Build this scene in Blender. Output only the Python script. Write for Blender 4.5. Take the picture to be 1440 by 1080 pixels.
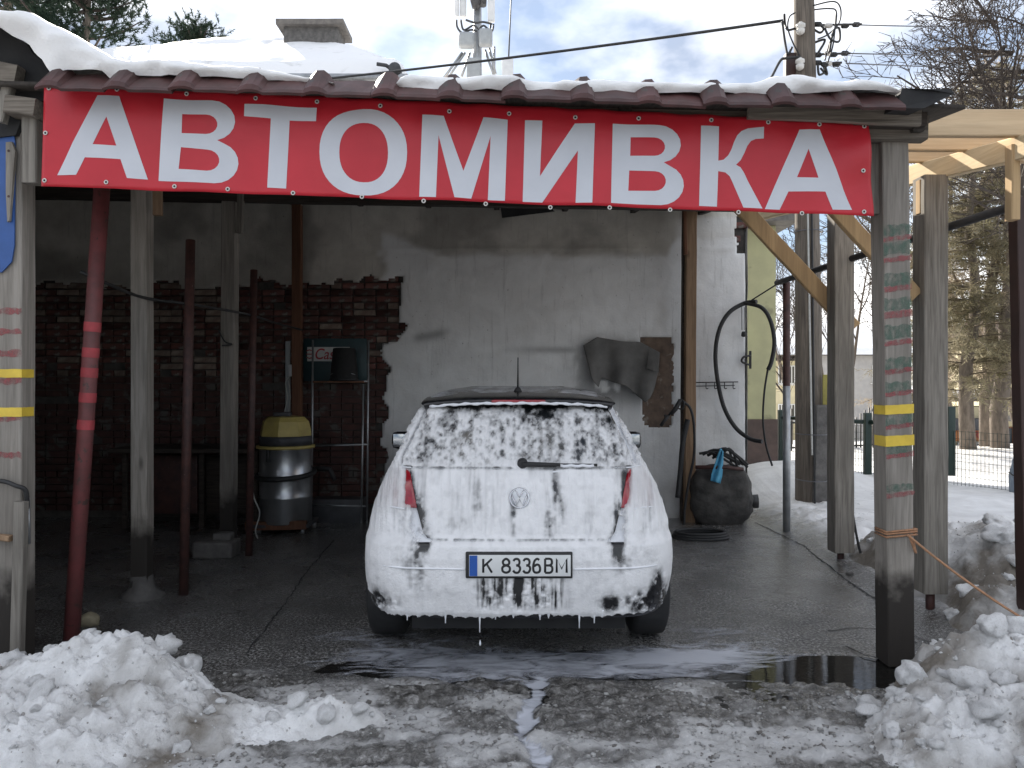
import bpy, bmesh, math, random
import numpy as np
from mathutils import Vector, Matrix
from mathutils.geometry import tessellate_polygon

# ---------------------------------------------------------------- camera, world, sun, exposure
scene = bpy.context.scene
for o in list(bpy.data.objects):
    bpy.data.objects.remove(o)
COL = scene.collection
R = math.radians
CH = 1.5                     # camera height
F = 1080.0                   # focal length in photo pixels

cam_d = bpy.data.cameras.new('camera')
cam_d.sensor_width = 36.0
cam_d.lens = F / 1440.0 * 36.0
cam_d.clip_start = 0.05
cam_d.clip_end = 3000
cam = bpy.data.objects.new('camera', cam_d)
COL.objects.link(cam)
cam.location = (0, 0, CH)
cam.rotation_euler = (R(90), 0, 0)
scene.camera = cam

SUN_EL, SUN_AZ = 31.0, -26.0          # azimuth from +Y, negative = to the left
sdir = Vector((math.sin(R(SUN_AZ)) * math.cos(R(SUN_EL)), math.cos(R(SUN_AZ)) * math.cos(R(SUN_EL)), math.sin(R(SUN_EL))))
w = bpy.data.worlds.new('World')
scene.world = w
w.use_nodes = True
nt = w.node_tree
bg = nt.nodes['Background']
sky = nt.nodes.new('ShaderNodeTexSky')
sky.sky_type = 'NISHITA'
sky.sun_disc = False
sky.sun_elevation = R(SUN_EL)
sky.sun_rotation = R(SUN_AZ % 360)
sky.air_density = 1.0
sky.dust_density = 0.15
tc = nt.nodes.new('ShaderNodeTexCoord')
mp = nt.nodes.new('ShaderNodeMapping')
mp.inputs['Scale'].default_value = (1, 1, 1.9)
mp.inputs['Location'].default_value = (3.4, 0.6, 1.8)
mp.inputs['Rotation'].default_value = (0, 0, R(-31))
nz = nt.nodes.new('ShaderNodeTexNoise')
nz.inputs['Scale'].default_value = 2.1
nz.inputs['Detail'].default_value = 7
nz.inputs['Roughness'].default_value = 0.5
nz.inputs['Distortion'].default_value = 0.4
cr = nt.nodes.new('ShaderNodeValToRGB')
cr.color_ramp.elements[0].position = 0.36
cr.color_ramp.elements[0].color = (0.45, 0.45, 0.45, 1)
cr.color_ramp.elements[1].position = 0.60
cr.color_ramp.elements[1].color = (1, 1, 1, 1)
nz2 = nt.nodes.new('ShaderNodeTexNoise')
nz2.inputs['Scale'].default_value = 4.3
nz2.inputs['Detail'].default_value = 6
cr2 = nt.nodes.new('ShaderNodeValToRGB')
cr2.color_ramp.elements[0].position = 0.42
cr2.color_ramp.elements[0].color = (3.0, 3.5, 4.5, 1)
cr2.color_ramp.elements[1].position = 0.68
cr2.color_ramp.elements[1].color = (12.6, 12.4, 12.1, 1)
mx = nt.nodes.new('ShaderNodeMixRGB')
L = nt.links.new
L(tc.outputs['Generated'], mp.inputs['Vector'])
L(mp.outputs['Vector'], nz.inputs['Vector'])
L(mp.outputs['Vector'], nz2.inputs['Vector'])
L(nz.outputs['Fac'], cr.inputs['Fac'])
L(nz2.outputs['Fac'], cr2.inputs['Fac'])
L(cr.outputs['Color'], mx.inputs['Fac'])
L(sky.outputs['Color'], mx.inputs['Color1'])
L(cr2.outputs['Color'], mx.inputs['Color2'])
L(mx.outputs['Color'], bg.inputs['Color'])
bg.inputs['Strength'].default_value = 0.085

sun_d = bpy.data.lights.new('sun', 'SUN')
sun_d.energy = 4.3
sun_d.angle = R(0.6)
sun_d.color = (1.0, 0.93, 0.82)
sun = bpy.data.objects.new('sun', sun_d)
COL.objects.link(sun)
sun.rotation_euler = sdir.to_track_quat('Z', 'Y').to_euler()
sun.location = (0, 0, 20)

scene.view_settings.view_transform = 'Standard'
scene.view_settings.look = 'None'
scene.view_settings.gamma = 1
scene.view_settings.use_curve_mapping = False
scene.view_settings.exposure = 1.15

try:
    scene.cycles.max_bounces = 7; scene.cycles.diffuse_bounces = 4; scene.cycles.glossy_bounces = 3; scene.cycles.transparent_max_bounces = 8
except Exception:
    pass

# ---------------------------------------------------------------- helpers
rng = random.Random(7)
def P(px, py, Y):
    return Vector(((px - 720) / F * Y, Y, CH - (py - 540) / F * Y))
def G(px, py, z=0.0):
    Y = (CH - z) * F / (py - 540)
    return Vector(((px - 720) / F * Y, Y, z))

_tab = np.random.RandomState(5).rand(512, 512)
def vn(x, y, seed=0):
    x = np.asarray(x, float) + seed * 17.31
    y = np.asarray(y, float) + seed * 9.77
    xi = np.floor(x).astype(int); yi = np.floor(y).astype(int)
    xf = x - xi; yf = y - yi
    u = xf * xf * xf * (xf * (xf * 6 - 15) + 10); v = yf * yf * yf * (yf * (yf * 6 - 15) + 10)
    a = _tab[xi % 512, yi % 512]; b = _tab[(xi + 1) % 512, yi % 512]
    c = _tab[xi % 512, (yi + 1) % 512]; d = _tab[(xi + 1) % 512, (yi + 1) % 512]
    return (a * (1 - u) + b * u) * (1 - v) + (c * (1 - u) + d * u) * v
def fbm(x, y, octv=4, seed=0, gain=0.5):
    s = 0; amp = 1; tot = 0
    for i in range(octv):
        s = s + amp * (vn(x * 2.03 ** i, y * 2.03 ** i, seed + i * 3) * 2 - 1)
        tot += amp; amp *= gain
    return s / tot * 1.6
def worley(x, y, seed=0):
    x = np.asarray(x, float); y = np.asarray(y, float)
    xi = np.floor(x).astype(int); yi = np.floor(y).astype(int)
    best = np.full(x.shape, 9.0)
    for i in (-1, 0, 1):
        for j in (-1, 0, 1):
            cx = xi + i; cy = yi + j
            fx = cx + _tab[(cx + seed * 13) % 512, cy % 512]
            fy = cy + _tab[(cx + 101 + seed) % 512, (cy + 57) % 512]
            best = np.minimum(best, np.hypot(x - fx, y - fy))
    return best
def sst(a, b, x):
    t = np.clip((np.asarray(x, float) - a) / (b - a), 0, 1)
    return t * t * (3 - 2 * t)

ORG = {}
def props(o, label=None, cat=None, group=None, kind=None):
    if label: o['label'] = label
    if cat: o['category'] = cat
    if group: o['group'] = group
    if kind: o['kind'] = kind
    return o
def thing(name, label, cat, loc, group=None):
    o = bpy.data.objects.new(name, None)
    COL.objects.link(o)
    o.empty_display_size = 0.1
    o.location = loc
    ORG[o.name] = Vector(loc)
    return props(o, label, cat, group)
def link(name, me, mat, parent=None, origin=None):
    """mesh in world coordinates -> object under parent, or top level with its own origin"""
    o = bpy.data.objects.new(name, me)
    COL.objects.link(o)
    if mat is not None and len(me.materials) == 0:
        me.materials.append(mat)
    if parent is not None:
        org = ORG[parent.name]
        o.parent = parent
        ORG[o.name] = org
    else:
        org = Vector(origin) if origin is not None else Vector((0, 0, 0))
        o.location = org
        ORG[o.name] = org
    if org.length > 0:
        me.transform(Matrix.Translation(-org))
    return o

def grid_mesh(name, X, Y, Z, keep=None, smooth=True, attrs=None, flip=False):
    n, m = X.shape
    co = np.stack([X, Y, Z], -1).reshape(-1, 3)
    idx = np.arange(n * m).reshape(n, m)
    q = np.stack([idx[:-1, :-1], idx[1:, :-1], idx[1:, 1:], idx[:-1, 1:]], -1).reshape(-1, 4)
    if flip: q = q[:, ::-1]
    if keep is not None:
        q = q[keep.reshape(-1)]
        used = np.unique(q)
        remap = np.zeros(n * m, int); remap[used] = np.arange(len(used))
        q = remap[q]; co = co[used]
        if attrs: attrs = {k: v.reshape(-1)[used] for k, v in attrs.items()}
    me = bpy.data.meshes.new(name)
    me.vertices.add(len(co)); me.vertices.foreach_set('co', co.astype(np.float32).ravel())
    me.loops.add(q.size); me.loops.foreach_set('vertex_index', q.astype(np.int32).ravel())
    me.polygons.add(len(q))
    me.polygons.foreach_set('loop_start', np.arange(0, q.size, 4, dtype=np.int32))
    me.polygons.foreach_set('loop_total', np.full(len(q), 4, dtype=np.int32))
    me.update(calc_edges=True); me.validate()
    if smooth:
        me.polygons.foreach_set('use_smooth', np.ones(len(q), dtype=bool))
    if attrs:
        for k, v in attrs.items():
            a = me.attributes.new(k, 'FLOAT', 'POINT')
            a.data.foreach_set('value', np.asarray(v, np.float32).ravel())
    return me

class MB:
    def __init__(s):
        s.v = []; s.f = []; s.sm = []
    def add(s, v, f, smooth=False):
        b = len(s.v)
        s.v += [tuple(p) for p in v]
        s.f += [tuple(b + i for i in q) for q in f]
        s.sm += [smooth] * len(f)
        return s
    def box(s, c, size, rot=None, bev=0.0):
        hx, hy, hz = size[0] / 2, size[1] / 2, size[2] / 2
        c = Vector(c)
        M = rot if rot is not None else Matrix.Identity(3)
        if bev <= 0:
            v = [c + M @ Vector((x, y, z)) for x in (-hx, hx) for y in (-hy, hy) for z in (-hz, hz)]
            return s.add(v, [(0, 1, 3, 2), (4, 6, 7, 5), (0, 4, 5, 1), (2, 3, 7, 6), (0, 2, 6, 4), (1, 5, 7, 3)])
        b = min(bev, hx * .9, hy * .9, hz * .9)
        bm = bmesh.new(); bmesh.ops.create_cube(bm, size=1)
        for q in bm.verts: q.co = Vector((q.co.x * hx * 2, q.co.y * hy * 2, q.co.z * hz * 2))
        bmesh.ops.bevel(bm, geom=bm.edges[:], offset=b, segments=2, affect='EDGES', profile=0.6)
        bm.verts.index_update()
        s.add([c + M @ q.co for q in bm.verts], [[q.index for q in f.verts] for f in bm.faces], True)
        bm.free(); return s
    def tube(s, pts, r, n=8, cap=True, smooth=True):
        pts = [Vector(p) for p in pts]
        k = len(pts)
        rr = r if isinstance(r, (list, tuple)) else [r] * k
        ring = []; prev = None
        for i, p in enumerate(pts):
            d = (pts[min(i + 1, k - 1)] - pts[max(i - 1, 0)])
            if d.length < 1e-9: d = Vector((0, 0, 1))
            d.normalize()
            if prev is None:
                a = d.orthogonal().normalized()
            else:
                a = prev - d * prev.dot(d)
                a = a.normalized() if a.length > 1e-6 else d.orthogonal().normalized()
            prev = a; b = d.cross(a)
            ring.append([p + (a * math.cos(2 * math.pi * j / n) + b * math.sin(2 * math.pi * j / n)) * rr[i] for j in range(n)])
        v = [q for rg in ring for q in rg]
        f = [(i * n + j, i * n + (j + 1) % n, (i + 1) * n + (j + 1) % n, (i + 1) * n + j) for i in range(k - 1) for j in range(n)]
        s.add(v, f, smooth)
        if cap and n > 2:
            b0 = len(s.v) - len(v)
            s.f.append(tuple(b0 + j for j in reversed(range(n)))); s.sm.append(False)
            s.f.append(tuple(b0 + (k - 1) * n + j for j in range(n))); s.sm.append(False)
        return s
    def lathe(s, c, prof, n=24, axis='Z', smooth=True, rot=None):
        c = Vector(c); v = []; k = len(prof)
        for (r, z) in prof:
            for j in range(n):
                a = 2 * math.pi * j / n
                p = Vector((r * math.cos(a), r * math.sin(a), z))
                if axis == 'X': p = Vector((p.z, p.x, p.y))
                if axis == 'Y': p = Vector((p.y, p.z, p.x))
                if rot is not None: p = rot @ p
                v.append(c + p)
        f = [(i * n + j, i * n + (j + 1) % n, (i + 1) * n + (j + 1) % n, (i + 1) * n + j) for i in range(k - 1) for j in range(n)]
        f.append(tuple(reversed(range(n)))); f.append(tuple((k - 1) * n + j for j in range(n)))
        s.add(v, f, smooth)
        s.sm[-1] = s.sm[-2] = False
        return s
    def prism(s, poly, off):
        """poly: list of 3-D points (planar), off: extrusion vector"""
        off = Vector(off); n = len(poly)
        a = [Vector(p) for p in poly]
        tri = tessellate_polygon([a])
        v = a + [p + off for p in a]
        f = [tuple(t) for t in tri] + [tuple(n + i for i in reversed(t)) for t in tri]
        f += [(i, (i + 1) % n, n + (i + 1) % n, n + i) for i in range(n)]
        return s.add(v, f)
    def beam(s, p0, p1, w, h, up=None, bev=0.006, jit=0.0015, seg=None, rnd=rng):
        """timber: chamfered section along p0-p1, edges slightly uneven"""
        p0 = Vector(p0); p1 = Vector(p1); d = (p1 - p0); Lg = d.length; d.normalize()
        if up is None: up = Vector((0, 1, 0)) if abs(d.z) > .8 else Vector((0, 0, 1))
        up = Vector(up); sx = d.cross(up).normalized(); up = sx.cross(d).normalized()
        seg = seg or max(2, int(Lg / 0.18))
        a, b = w / 2, h / 2
        sec = [(-a + bev, -b), (a - bev, -b), (a, -b + bev), (a, b - bev), (a - bev, b), (-a + bev, b), (-a, b - bev), (-a, -b + bev)]
        v = []
        for i in range(seg + 1):
            q = p0 + d * (Lg * i / seg)
            jx, jy = rnd.uniform(-jit, jit), rnd.uniform(-jit, jit)
            for (x, y) in sec:
                v.append(q + sx * (x + jx + rnd.uniform(-jit, jit) * .6) + up * (y + jy + rnd.uniform(-jit, jit) * .6))
        f = [(i * 8 + j, i * 8 + (j + 1) % 8, (i + 1) * 8 + (j + 1) % 8, (i + 1) * 8 + j) for i in range(seg) for j in range(8)]
        f.append(tuple(reversed(range(8)))); f.append(tuple(seg * 8 + j for j in range(8)))
        return s.add(v, f)
    def mesh(s, name):
        me = bpy.data.meshes.new(name)
        me.from_pydata(s.v, [], s.f)
        me.polygons.foreach_set('use_smooth', s.sm)
        me.update()
        bm = bmesh.new(); bm.from_mesh(me)
        bmesh.ops.recalc_face_normals(bm, faces=bm.faces[:])
        bm.to_mesh(me); bm.free()
        return me
    def raw(s, name):
        me = bpy.data.meshes.new(name)
        me.from_pydata(s.v, [], s.f)
        me.polygons.foreach_set('use_smooth', s.sm)
        me.update()
        return me
    def build(s, name, mat, parent=None, origin=None, label=None, cat=None, group=None, kind=None):
        o = link(name, s.mesh(name), mat, parent, origin)
        return props(o, label, cat, group, kind)

def catmull(pts, k=8):
    pts = [Vector(p) for p in pts]
    e = [pts[0]] + pts + [pts[-1]]
    out = []
    for i in range(1, len(e) - 2):
        for t in range(k):
            t /= k
            a, b, c, d = e[i - 1], e[i], e[i + 1], e[i + 2]
            out.append(0.5 * ((2 * b) + (c - a) * t + (2 * a - 5 * b + 4 * c - d) * t * t + (3 * b - a - 3 * c + d) * t ** 3))
    out.append(pts[-1])
    return out
def sag(a, b, s, n=14):
    a = Vector(a); b = Vector(b)
    return [a.lerp(b, i / n) - Vector((0, 0, 4 * s * (i / n) * (1 - i / n))) for i in range(n + 1)]

# ---------------------------------------------------------------- materials
def nodes_of(name):
    m = bpy.data.materials.new(name); m.use_nodes = True
    return m, m.node_tree, m.node_tree.nodes['Principled BSDF']
def N(t, kind, **kw):
    n = t.nodes.new(kind)
    for k, v in kw.items():
        if k in n.inputs: n.inputs[k].default_value = v
        else: setattr(n, k, v)
    return n
def ramp(t, src, stops):
    c = t.nodes.new('ShaderNodeValToRGB')
    e = c.color_ramp.elements
    while len(e) < len(stops): e.new(0.5)
    for q, (p, col) in zip(e, stops):
        q.position = p
        q.color = col if len(col) == 4 else (*col, 1)
    t.links.new(src, c.inputs['Fac'])
    return c.outputs['Color']
def mixc(t, fac, a, b, mode='MIX'):
    m = t.nodes.new('ShaderNodeMixRGB'); m.blend_type = mode
    for s_, v in (('Fac', fac), ('Color1', a), ('Color2', b)):
        if hasattr(v, 'links') or hasattr(v, 'is_linked'): t.links.new(v, m.inputs[s_])
        elif isinstance(v, (int, float)): m.inputs[s_].default_value = v
        else: m.inputs[s_].default_value = v if len(v) == 4 else (*v, 1)
    return m.outputs['Color']
def coords(t, scale=(1, 1, 1), loc=(0, 0, 0)):
    c = t.nodes.new('ShaderNodeTexCoord'); m = t.nodes.new('ShaderNodeMapping')
    m.inputs['Scale'].default_value = scale; m.inputs['Location'].default_value = loc
    t.links.new(c.outputs['Object'], m.inputs['Vector'])
    return m.outputs['Vector']
def noise(t, vec, scale, detail=5, rough=0.55, dist=0.0):
    n = N(t, 'ShaderNodeTexNoise', Scale=scale, Detail=detail, Roughness=rough, Distortion=dist)
    t.links.new(vec, n.inputs['Vector'])
    return n.outputs['Fac']
def bump(t, bs, h, strength=0.3, dist=0.01):
    b = N(t, 'ShaderNodeBump', Strength=strength, Distance=dist)
    t.links.new(h, b.inputs['Height']); t.links.new(b.outputs['Normal'], bs.inputs['Normal'])
def attr(t, name):
    a = t.nodes.new('ShaderNodeAttribute'); a.attribute_name = name
    return a.outputs['Fac']
def pm(name, c1, c2=None, scale=12, rough=0.6, rvar=0.0, bmp=0.25, bdist=0.004, stretch=(1, 1, 1), metal=0.0, spec=0.5, spots=None, lo=.35, hi=.65, rand=0.0):
    """two-tone noisy surface, optional third colour in spots (colour, scale, threshold)"""
    m, t, b = nodes_of(name)
    vec = coords(t, stretch)
    n1 = noise(t, vec, scale, 6, 0.6)
    col = ramp(t, n1, [(lo, c1), (hi, c2 or tuple(x * 0.75 for x in c1))])
    if spots:
        n3 = noise(t, vec, spots[1], 4, 0.6, 0.3)
        f = ramp(t, n3, [(spots[2], (0, 0, 0)), (spots[2] + .06, (1, 1, 1))])
        col = mixc(t, f, col, spots[0])
    if rand > 0:
        oi = t.nodes.new('ShaderNodeObjectInfo')
        hsv = t.nodes.new('ShaderNodeHueSaturation')
        mr = N(t, 'ShaderNodeMapRange'); mr.inputs['To Min'].default_value = 1 - rand; mr.inputs['To Max'].default_value = 1 + rand
        t.links.new(oi.outputs['Random'], mr.inputs['Value']); t.links.new(mr.outputs['Result'], hsv.inputs['Value'])
        t.links.new(col, hsv.inputs['Color']); col = hsv.outputs['Color']
    t.links.new(col, b.inputs['Base Color'])
    b.inputs['Roughness'].default_value = rough
    if rvar:
        r_ = N(t, 'ShaderNodeMapRange'); r_.inputs['To Min'].default_value = rough - rvar; r_.inputs['To Max'].default_value = rough + rvar
        t.links.new(n1, r_.inputs['Value']); t.links.new(r_.outputs['Result'], b.inputs['Roughness'])
    b.inputs['Metallic'].default_value = metal
    b.inputs['Specular IOR Level'].default_value = spec
    if bmp:
        n2 = noise(t, vec, scale * 3.1, 5, 0.65)
        bump(t, b, n2, bmp, bdist)
    return m
def wood(name, light, dark, axis='Z', rough=0.8, fine=55, stain=None, rand=0.12):
    m, t, b = nodes_of(name)
    st = {'X': (.05, 1, 1), 'Y': (1, .05, 1), 'Z': (1, 1, .05)}[axis]
    vec = coords(t, st)
    g = noise(t, vec, fine, 5, 0.6, 0.6)
    big = noise(t, coords(t, tuple(min(1, q * 3) for q in st)), 5, 4, 0.6)
    col = ramp(t, g, [(.3, dark), (.62, light)])
    col = mixc(t, ramp(t, big, [(.42, (0, 0, 0)), (.68, (.55, .55, .55))]), col, tuple(x * .55 for x in dark))
    kn = N(t, 'ShaderNodeTexVoronoi', Scale=3.2); t.links.new(coords(t, tuple(max(q, .35) for q in st)), kn.inputs['Vector'])
    col = mixc(t, ramp(t, kn.outputs['Distance'], [(.03, (.8, .8, .8)), (.075, (0, 0, 0))]), col, tuple(x * .4 for x in dark))
    if stain:
        z = t.nodes.new('ShaderNodeTexCoord'); sx = t.nodes.new('ShaderNodeSeparateXYZ')
        t.links.new(z.outputs['Object'], sx.inputs['Vector'])
        ad = N(t, 'ShaderNodeMath', operation='MULTIPLY_ADD'); ad.inputs[1].default_value = .35
        t.links.new(noise(t, coords(t), 7, 4), ad.inputs[0]); t.links.new(sx.outputs['Z'], ad.inputs[2])
        col = mixc(t, ramp(t, ad.outputs[0], [(stain[0], (1, 1, 1)), (stain[1], (0, 0, 0))]), col, stain[2])
    oi = t.nodes.new('ShaderNodeObjectInfo'); hsv = t.nodes.new('ShaderNodeHueSaturation')
    mr = N(t, 'ShaderNodeMapRange'); mr.inputs['To Min'].default_value = 1 - rand; mr.inputs['To Max'].default_value = 1 + rand
    t.links.new(oi.outputs['Random'], mr.inputs['Value']); t.links.new(mr.outputs['Result'], hsv.inputs['Value'])
    t.links.new(col, hsv.inputs['Color'])
    t.links.new(hsv.outputs['Color'], b.inputs['Base Color'])
    b.inputs['Roughness'].default_value = rough
    b.inputs['Specular IOR Level'].default_value = .3
    bump(t, b, g, 0.5, 0.003)
    return m

M = {}
M['grey_wood'] = wood('weathered grey wood', (.30, .275, .24), (.15, .135, .115))
M['grey_wood_y'] = wood('weathered grey wood lengthwise', (.26, .23, .2), (.11, .095, .08), 'Y')
M['grey_wood_x'] = wood('weathered grey wood crosswise', (.27, .235, .195), (.10, .085, .07), 'X')
M['wet_post'] = wood('grey post wood with wet dark foot', (.33, .30, .265), (.2, .18, .155), 'Z', stain=(.58, .75, (.035, .03, .026)))
M['dark_wood'] = wood('dark old wood', (.075, .06, .05), (.03, .024, .02), 'X')
M['brown_wood'] = wood('brown stained wood', (.20, .095, .055), (.11, .05, .03))
M['tan_wood'] = wood('tan planed wood', (.36, .24, .15), (.22, .14, .085))
M['fresh_x'] = wood('fresh sawn pine across', (.70, .53, .34), (.58, .42, .26), 'X', fine=35)
M['fresh_y'] = wood('fresh sawn pine along', (.76, .60, .38), (.64, .49, .30), 'Y', fine=35)
M['fresh_z'] = wood('fresh sawn pine upright', (.60, .42, .23), (.46, .31, .17), 'Z', fine=35)
M['red_steel'] = pm('red oxide painted steel', (.17, .045, .045), (.10, .035, .033), 9, .55, .1, .3, spots=((.06, .035, .03), 22, .6))
M['red_band'] = pm('bright red paint band', (.42, .05, .06), (.28, .04, .045), 12, .6)
M['rust_steel'] = pm('dark rusty steel', (.085, .035, .028), (.04, .02, .018), 14, .6, .1, .35, spots=((.16, .10, .09), 30, .66))
M['black_steel'] = pm('black steel', (.02, .02, .02), (.035, .03, .028), 20, .5, .1, .2)
M['brown_steel'] = pm('brown painted steel', (.055, .025, .02), (.04, .02, .016), 8, .5)
M['green_steel'] = pm('dark green fence paint', (.012, .03, .024), (.018, .035, .028), 14, .45)
M['galv'] = pm('galvanised steel', (.42, .43, .44), (.30, .31, .32), 10, .42, .08, .1, metal=.7)
M['rubber'] = pm('black rubber', (.016, .016, .017), (.028, .028, .028), 30, .6, .1, .2)
M['cable'] = pm('black cable sheath', (.02, .02, .021), (.03, .03, .03), 30, .55, bmp=0)
M['white_cable'] = pm('white cable sheath', (.55, .55, .52), (.45, .45, .42), 30, .5, bmp=0)
M['wire'] = pm('aluminium wire', (.10, .10, .11), (.14, .14, .15), 30, .5, bmp=0)
M['porcelain'] = pm('white porcelain', (.72, .70, .66), (.6, .58, .54), 10, .25, bmp=0)
M['yellow_tape'] = pm('yellow tape', (.78, .56, .06), (.66, .46, .05), 14, .45, .1, .15)
M['blue_board'] = pm('blue painted sheet', (.03, .10, .33), (.025, .085, .27), 9, .5, .1, .2, spots=((.20, .25, .32), 26, .66))
M['white_plastic'] = pm('white plastic', (.70, .71, .71), (.62, .63, .64), 6, .45, bmp=0)
M['grey_plastic'] = pm('grey metal box', (.36, .38, .39), (.30, .32, .33), 6, .5, bmp=0)
M['dark_grey'] = pm('dark grey fittings', (.06, .062, .066), (.04, .04, .045), 12, .55)
M['rope'] = pm('orange brown rope', (.46, .24, .13), (.30, .17, .10), 60, .85, bmp=.5)
M['blue_cloth'] = pm('light blue cloth', (.12, .42, .62), (.08, .32, .50), 20, .8)
M['stone'] = pm('yellowish stone', (.34, .30, .20), (.22, .19, .13), 14, .8, bmp=.6)
M['concrete'] = pm('old concrete', (.16, .15, .14), (.09, .085, .08), 11, .8, bmp=.7, bdist=.01)
M['tar'] = pm('bitumen sheet', (.014, .014, .016), (.024, .024, .024), 9, .8, bmp=.5)
M['deck'] = wood('dark roof boards', (.065, .055, .048), (.03, .026, .022), 'Y')
M['tile'] = pm('brown red roof tile', (.088, .034, .032), (.055, .027, .025), 7, .55, .1, .25, rand=.22, spots=((.05, .04, .036), 11, .62))
def snow_mat(name, clean=(.89, .885, .88), dirty=(.21, .185, .155), use_attr=True, sc=6.0, amount=(.45, .72), bd=.02):
    m, t, b = nodes_of(name)
    vec = coords(t)
    n1 = noise(t, vec, sc, 7, .62, .3)
    f = ramp(t, n1, [(amount[0], (0, 0, 0)), (amount[1], (1, 1, 1))])
    if use_attr:
        a = attr(t, 'dirt')
        mm = N(t, 'ShaderNodeMath', operation='MULTIPLY_ADD'); t.links.new(f, mm.inputs[0]); mm.inputs[1].default_value = .45
        t.links.new(a, mm.inputs[2]); mm.use_clamp = True
        f = mm.outputs[0]
    col = mixc(t, f, clean, dirty)
    n3 = noise(t, vec, 55, 3, .6)
    sp = ramp(t, n3, [(.70, (0, 0, 0)), (.76, (1, 1, 1))])
    if use_attr:
        sp = mixc(t, 1.0, sp, f, 'MULTIPLY')
    else:
        sp = mixc(t, 1.0, sp, (.3, .3, .3), 'MULTIPLY')
    col = mixc(t, sp, col, (.09, .075, .06))
    t.links.new(col, b.inputs['Base Color'])
    b.inputs['Roughness'].default_value = .55
    b.inputs['Specular IOR Level'].default_value = .35
    b.inputs['Subsurface Weight'].default_value = .0
    b.inputs['Subsurface Radius'].default_value = (.6, .8, 1.0)
    b.inputs['Subsurface Scale'].default_value = .02
    n2 = noise(t, vec, 42, 6, .7)
    bump(t, b, n2, .9, bd)
    return m
M['snow'] = snow_mat('dirty trodden snow')
M['snow_crumb'] = snow_mat('snow crumbs', clean=(.62, .62, .62), use_attr=False, sc=14, amount=(.4, .7), bd=.004)
M['snow_clean'] = snow_mat('clean roof snow', use_attr=False, sc=2.5, amount=(.6, 1.3), bd=.006)
M['snow_chunk'] = snow_mat('snow chunks', use_attr=False, sc=9, amount=(.5, .95), dirty=(.42, .39, .34), bd=.008)

# ground: wet slab, slush and snow are told apart by attributes worked out from where they lie
m, t, b = nodes_of('ground slab slush and snow')
vec = coords(t)
asp = noise(t, vec, 60, 7, .75)
big = noise(t, vec, 2.2, 5, .6)
c_slab = ramp(t, asp, [(.36, (.02, .02, .02)), (.48, (.085, .082, .078)), (.54, (.30, .292, .28)), (.62, (.62, .61, .59))])
c_slab = mixc(t, ramp(t, big, [(.35, (0, 0, 0)), (.7, (.8, .8, .8))]), c_slab, (.09, .086, .082))
c_mud = ramp(t, noise(t, vec, 24, 8, .75, .6), [(.34, (.03, .028, .026)), (.48, (.11, .104, .096)), (.58, (.24, .232, .22)), (.69, (.50, .49, .48))])
c_mud = mixc(t, ramp(t, noise(t, vec, 130, 3), [(.62, (0, 0, 0)), (.72, (.8, .8, .8))]), c_mud, (.045, .038, .03))
c_snow = ramp(t, noise(t, vec, 3.5, 6, .6), [(.35, (.88, .875, .87)), (.75, (.68, .67, .66))])
a_s, a_m, a_w = attr(t, 'snow'), attr(t, 'mud'), attr(t, 'wet')
col = mixc(t, a_m, c_slab, c_mud)
col = mixc(t, a_s, col, c_snow)
t.links.new(col, b.inputs['Base Color'])
wn = N(t, 'ShaderNodeMath', operation='MULTIPLY_ADD'); wn.inputs[1].default_value = .8
t.links.new(noise(t, vec, 5.5, 6, .65, .4), wn.inputs[0])
wn2 = N(t, 'ShaderNodeMath', operation='SUBTRACT'); t.links.new(a_w, wn2.inputs[0]); wn2.inputs[1].default_value = .4
t.links.new(wn2.outputs[0], wn.inputs[2])
t.links.new(ramp(t, wn.outputs[0], [(.25, (.7, .7, .7)), (.48, (.32, .32, .32)), (.62, (.12, .12, .12))]), b.inputs['Roughness'])
b.inputs['Specular IOR Level'].default_value = .5
cw = mixc(t, a_s, ramp(t, wn.outputs[0], [(.30, (0, 0, 0)), (.45, (.95, .95, .95))]), (0, 0, 0)); t.links.new(cw, b.inputs['Coat Weight']); b.inputs['Coat Roughness'].default_value = .17; b.inputs['Coat IOR'].default_value = 1.4
cb_ = N(t, 'ShaderNodeBump', Strength=.8, Distance=.010); t.links.new(noise(t, vec, 48, 6, .7), cb_.inputs['Height']); t.links.new(cb_.outputs['Normal'], b.inputs['Coat Normal'])
bump(t, b, asp, .8, .010)
M['ground'] = m

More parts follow.
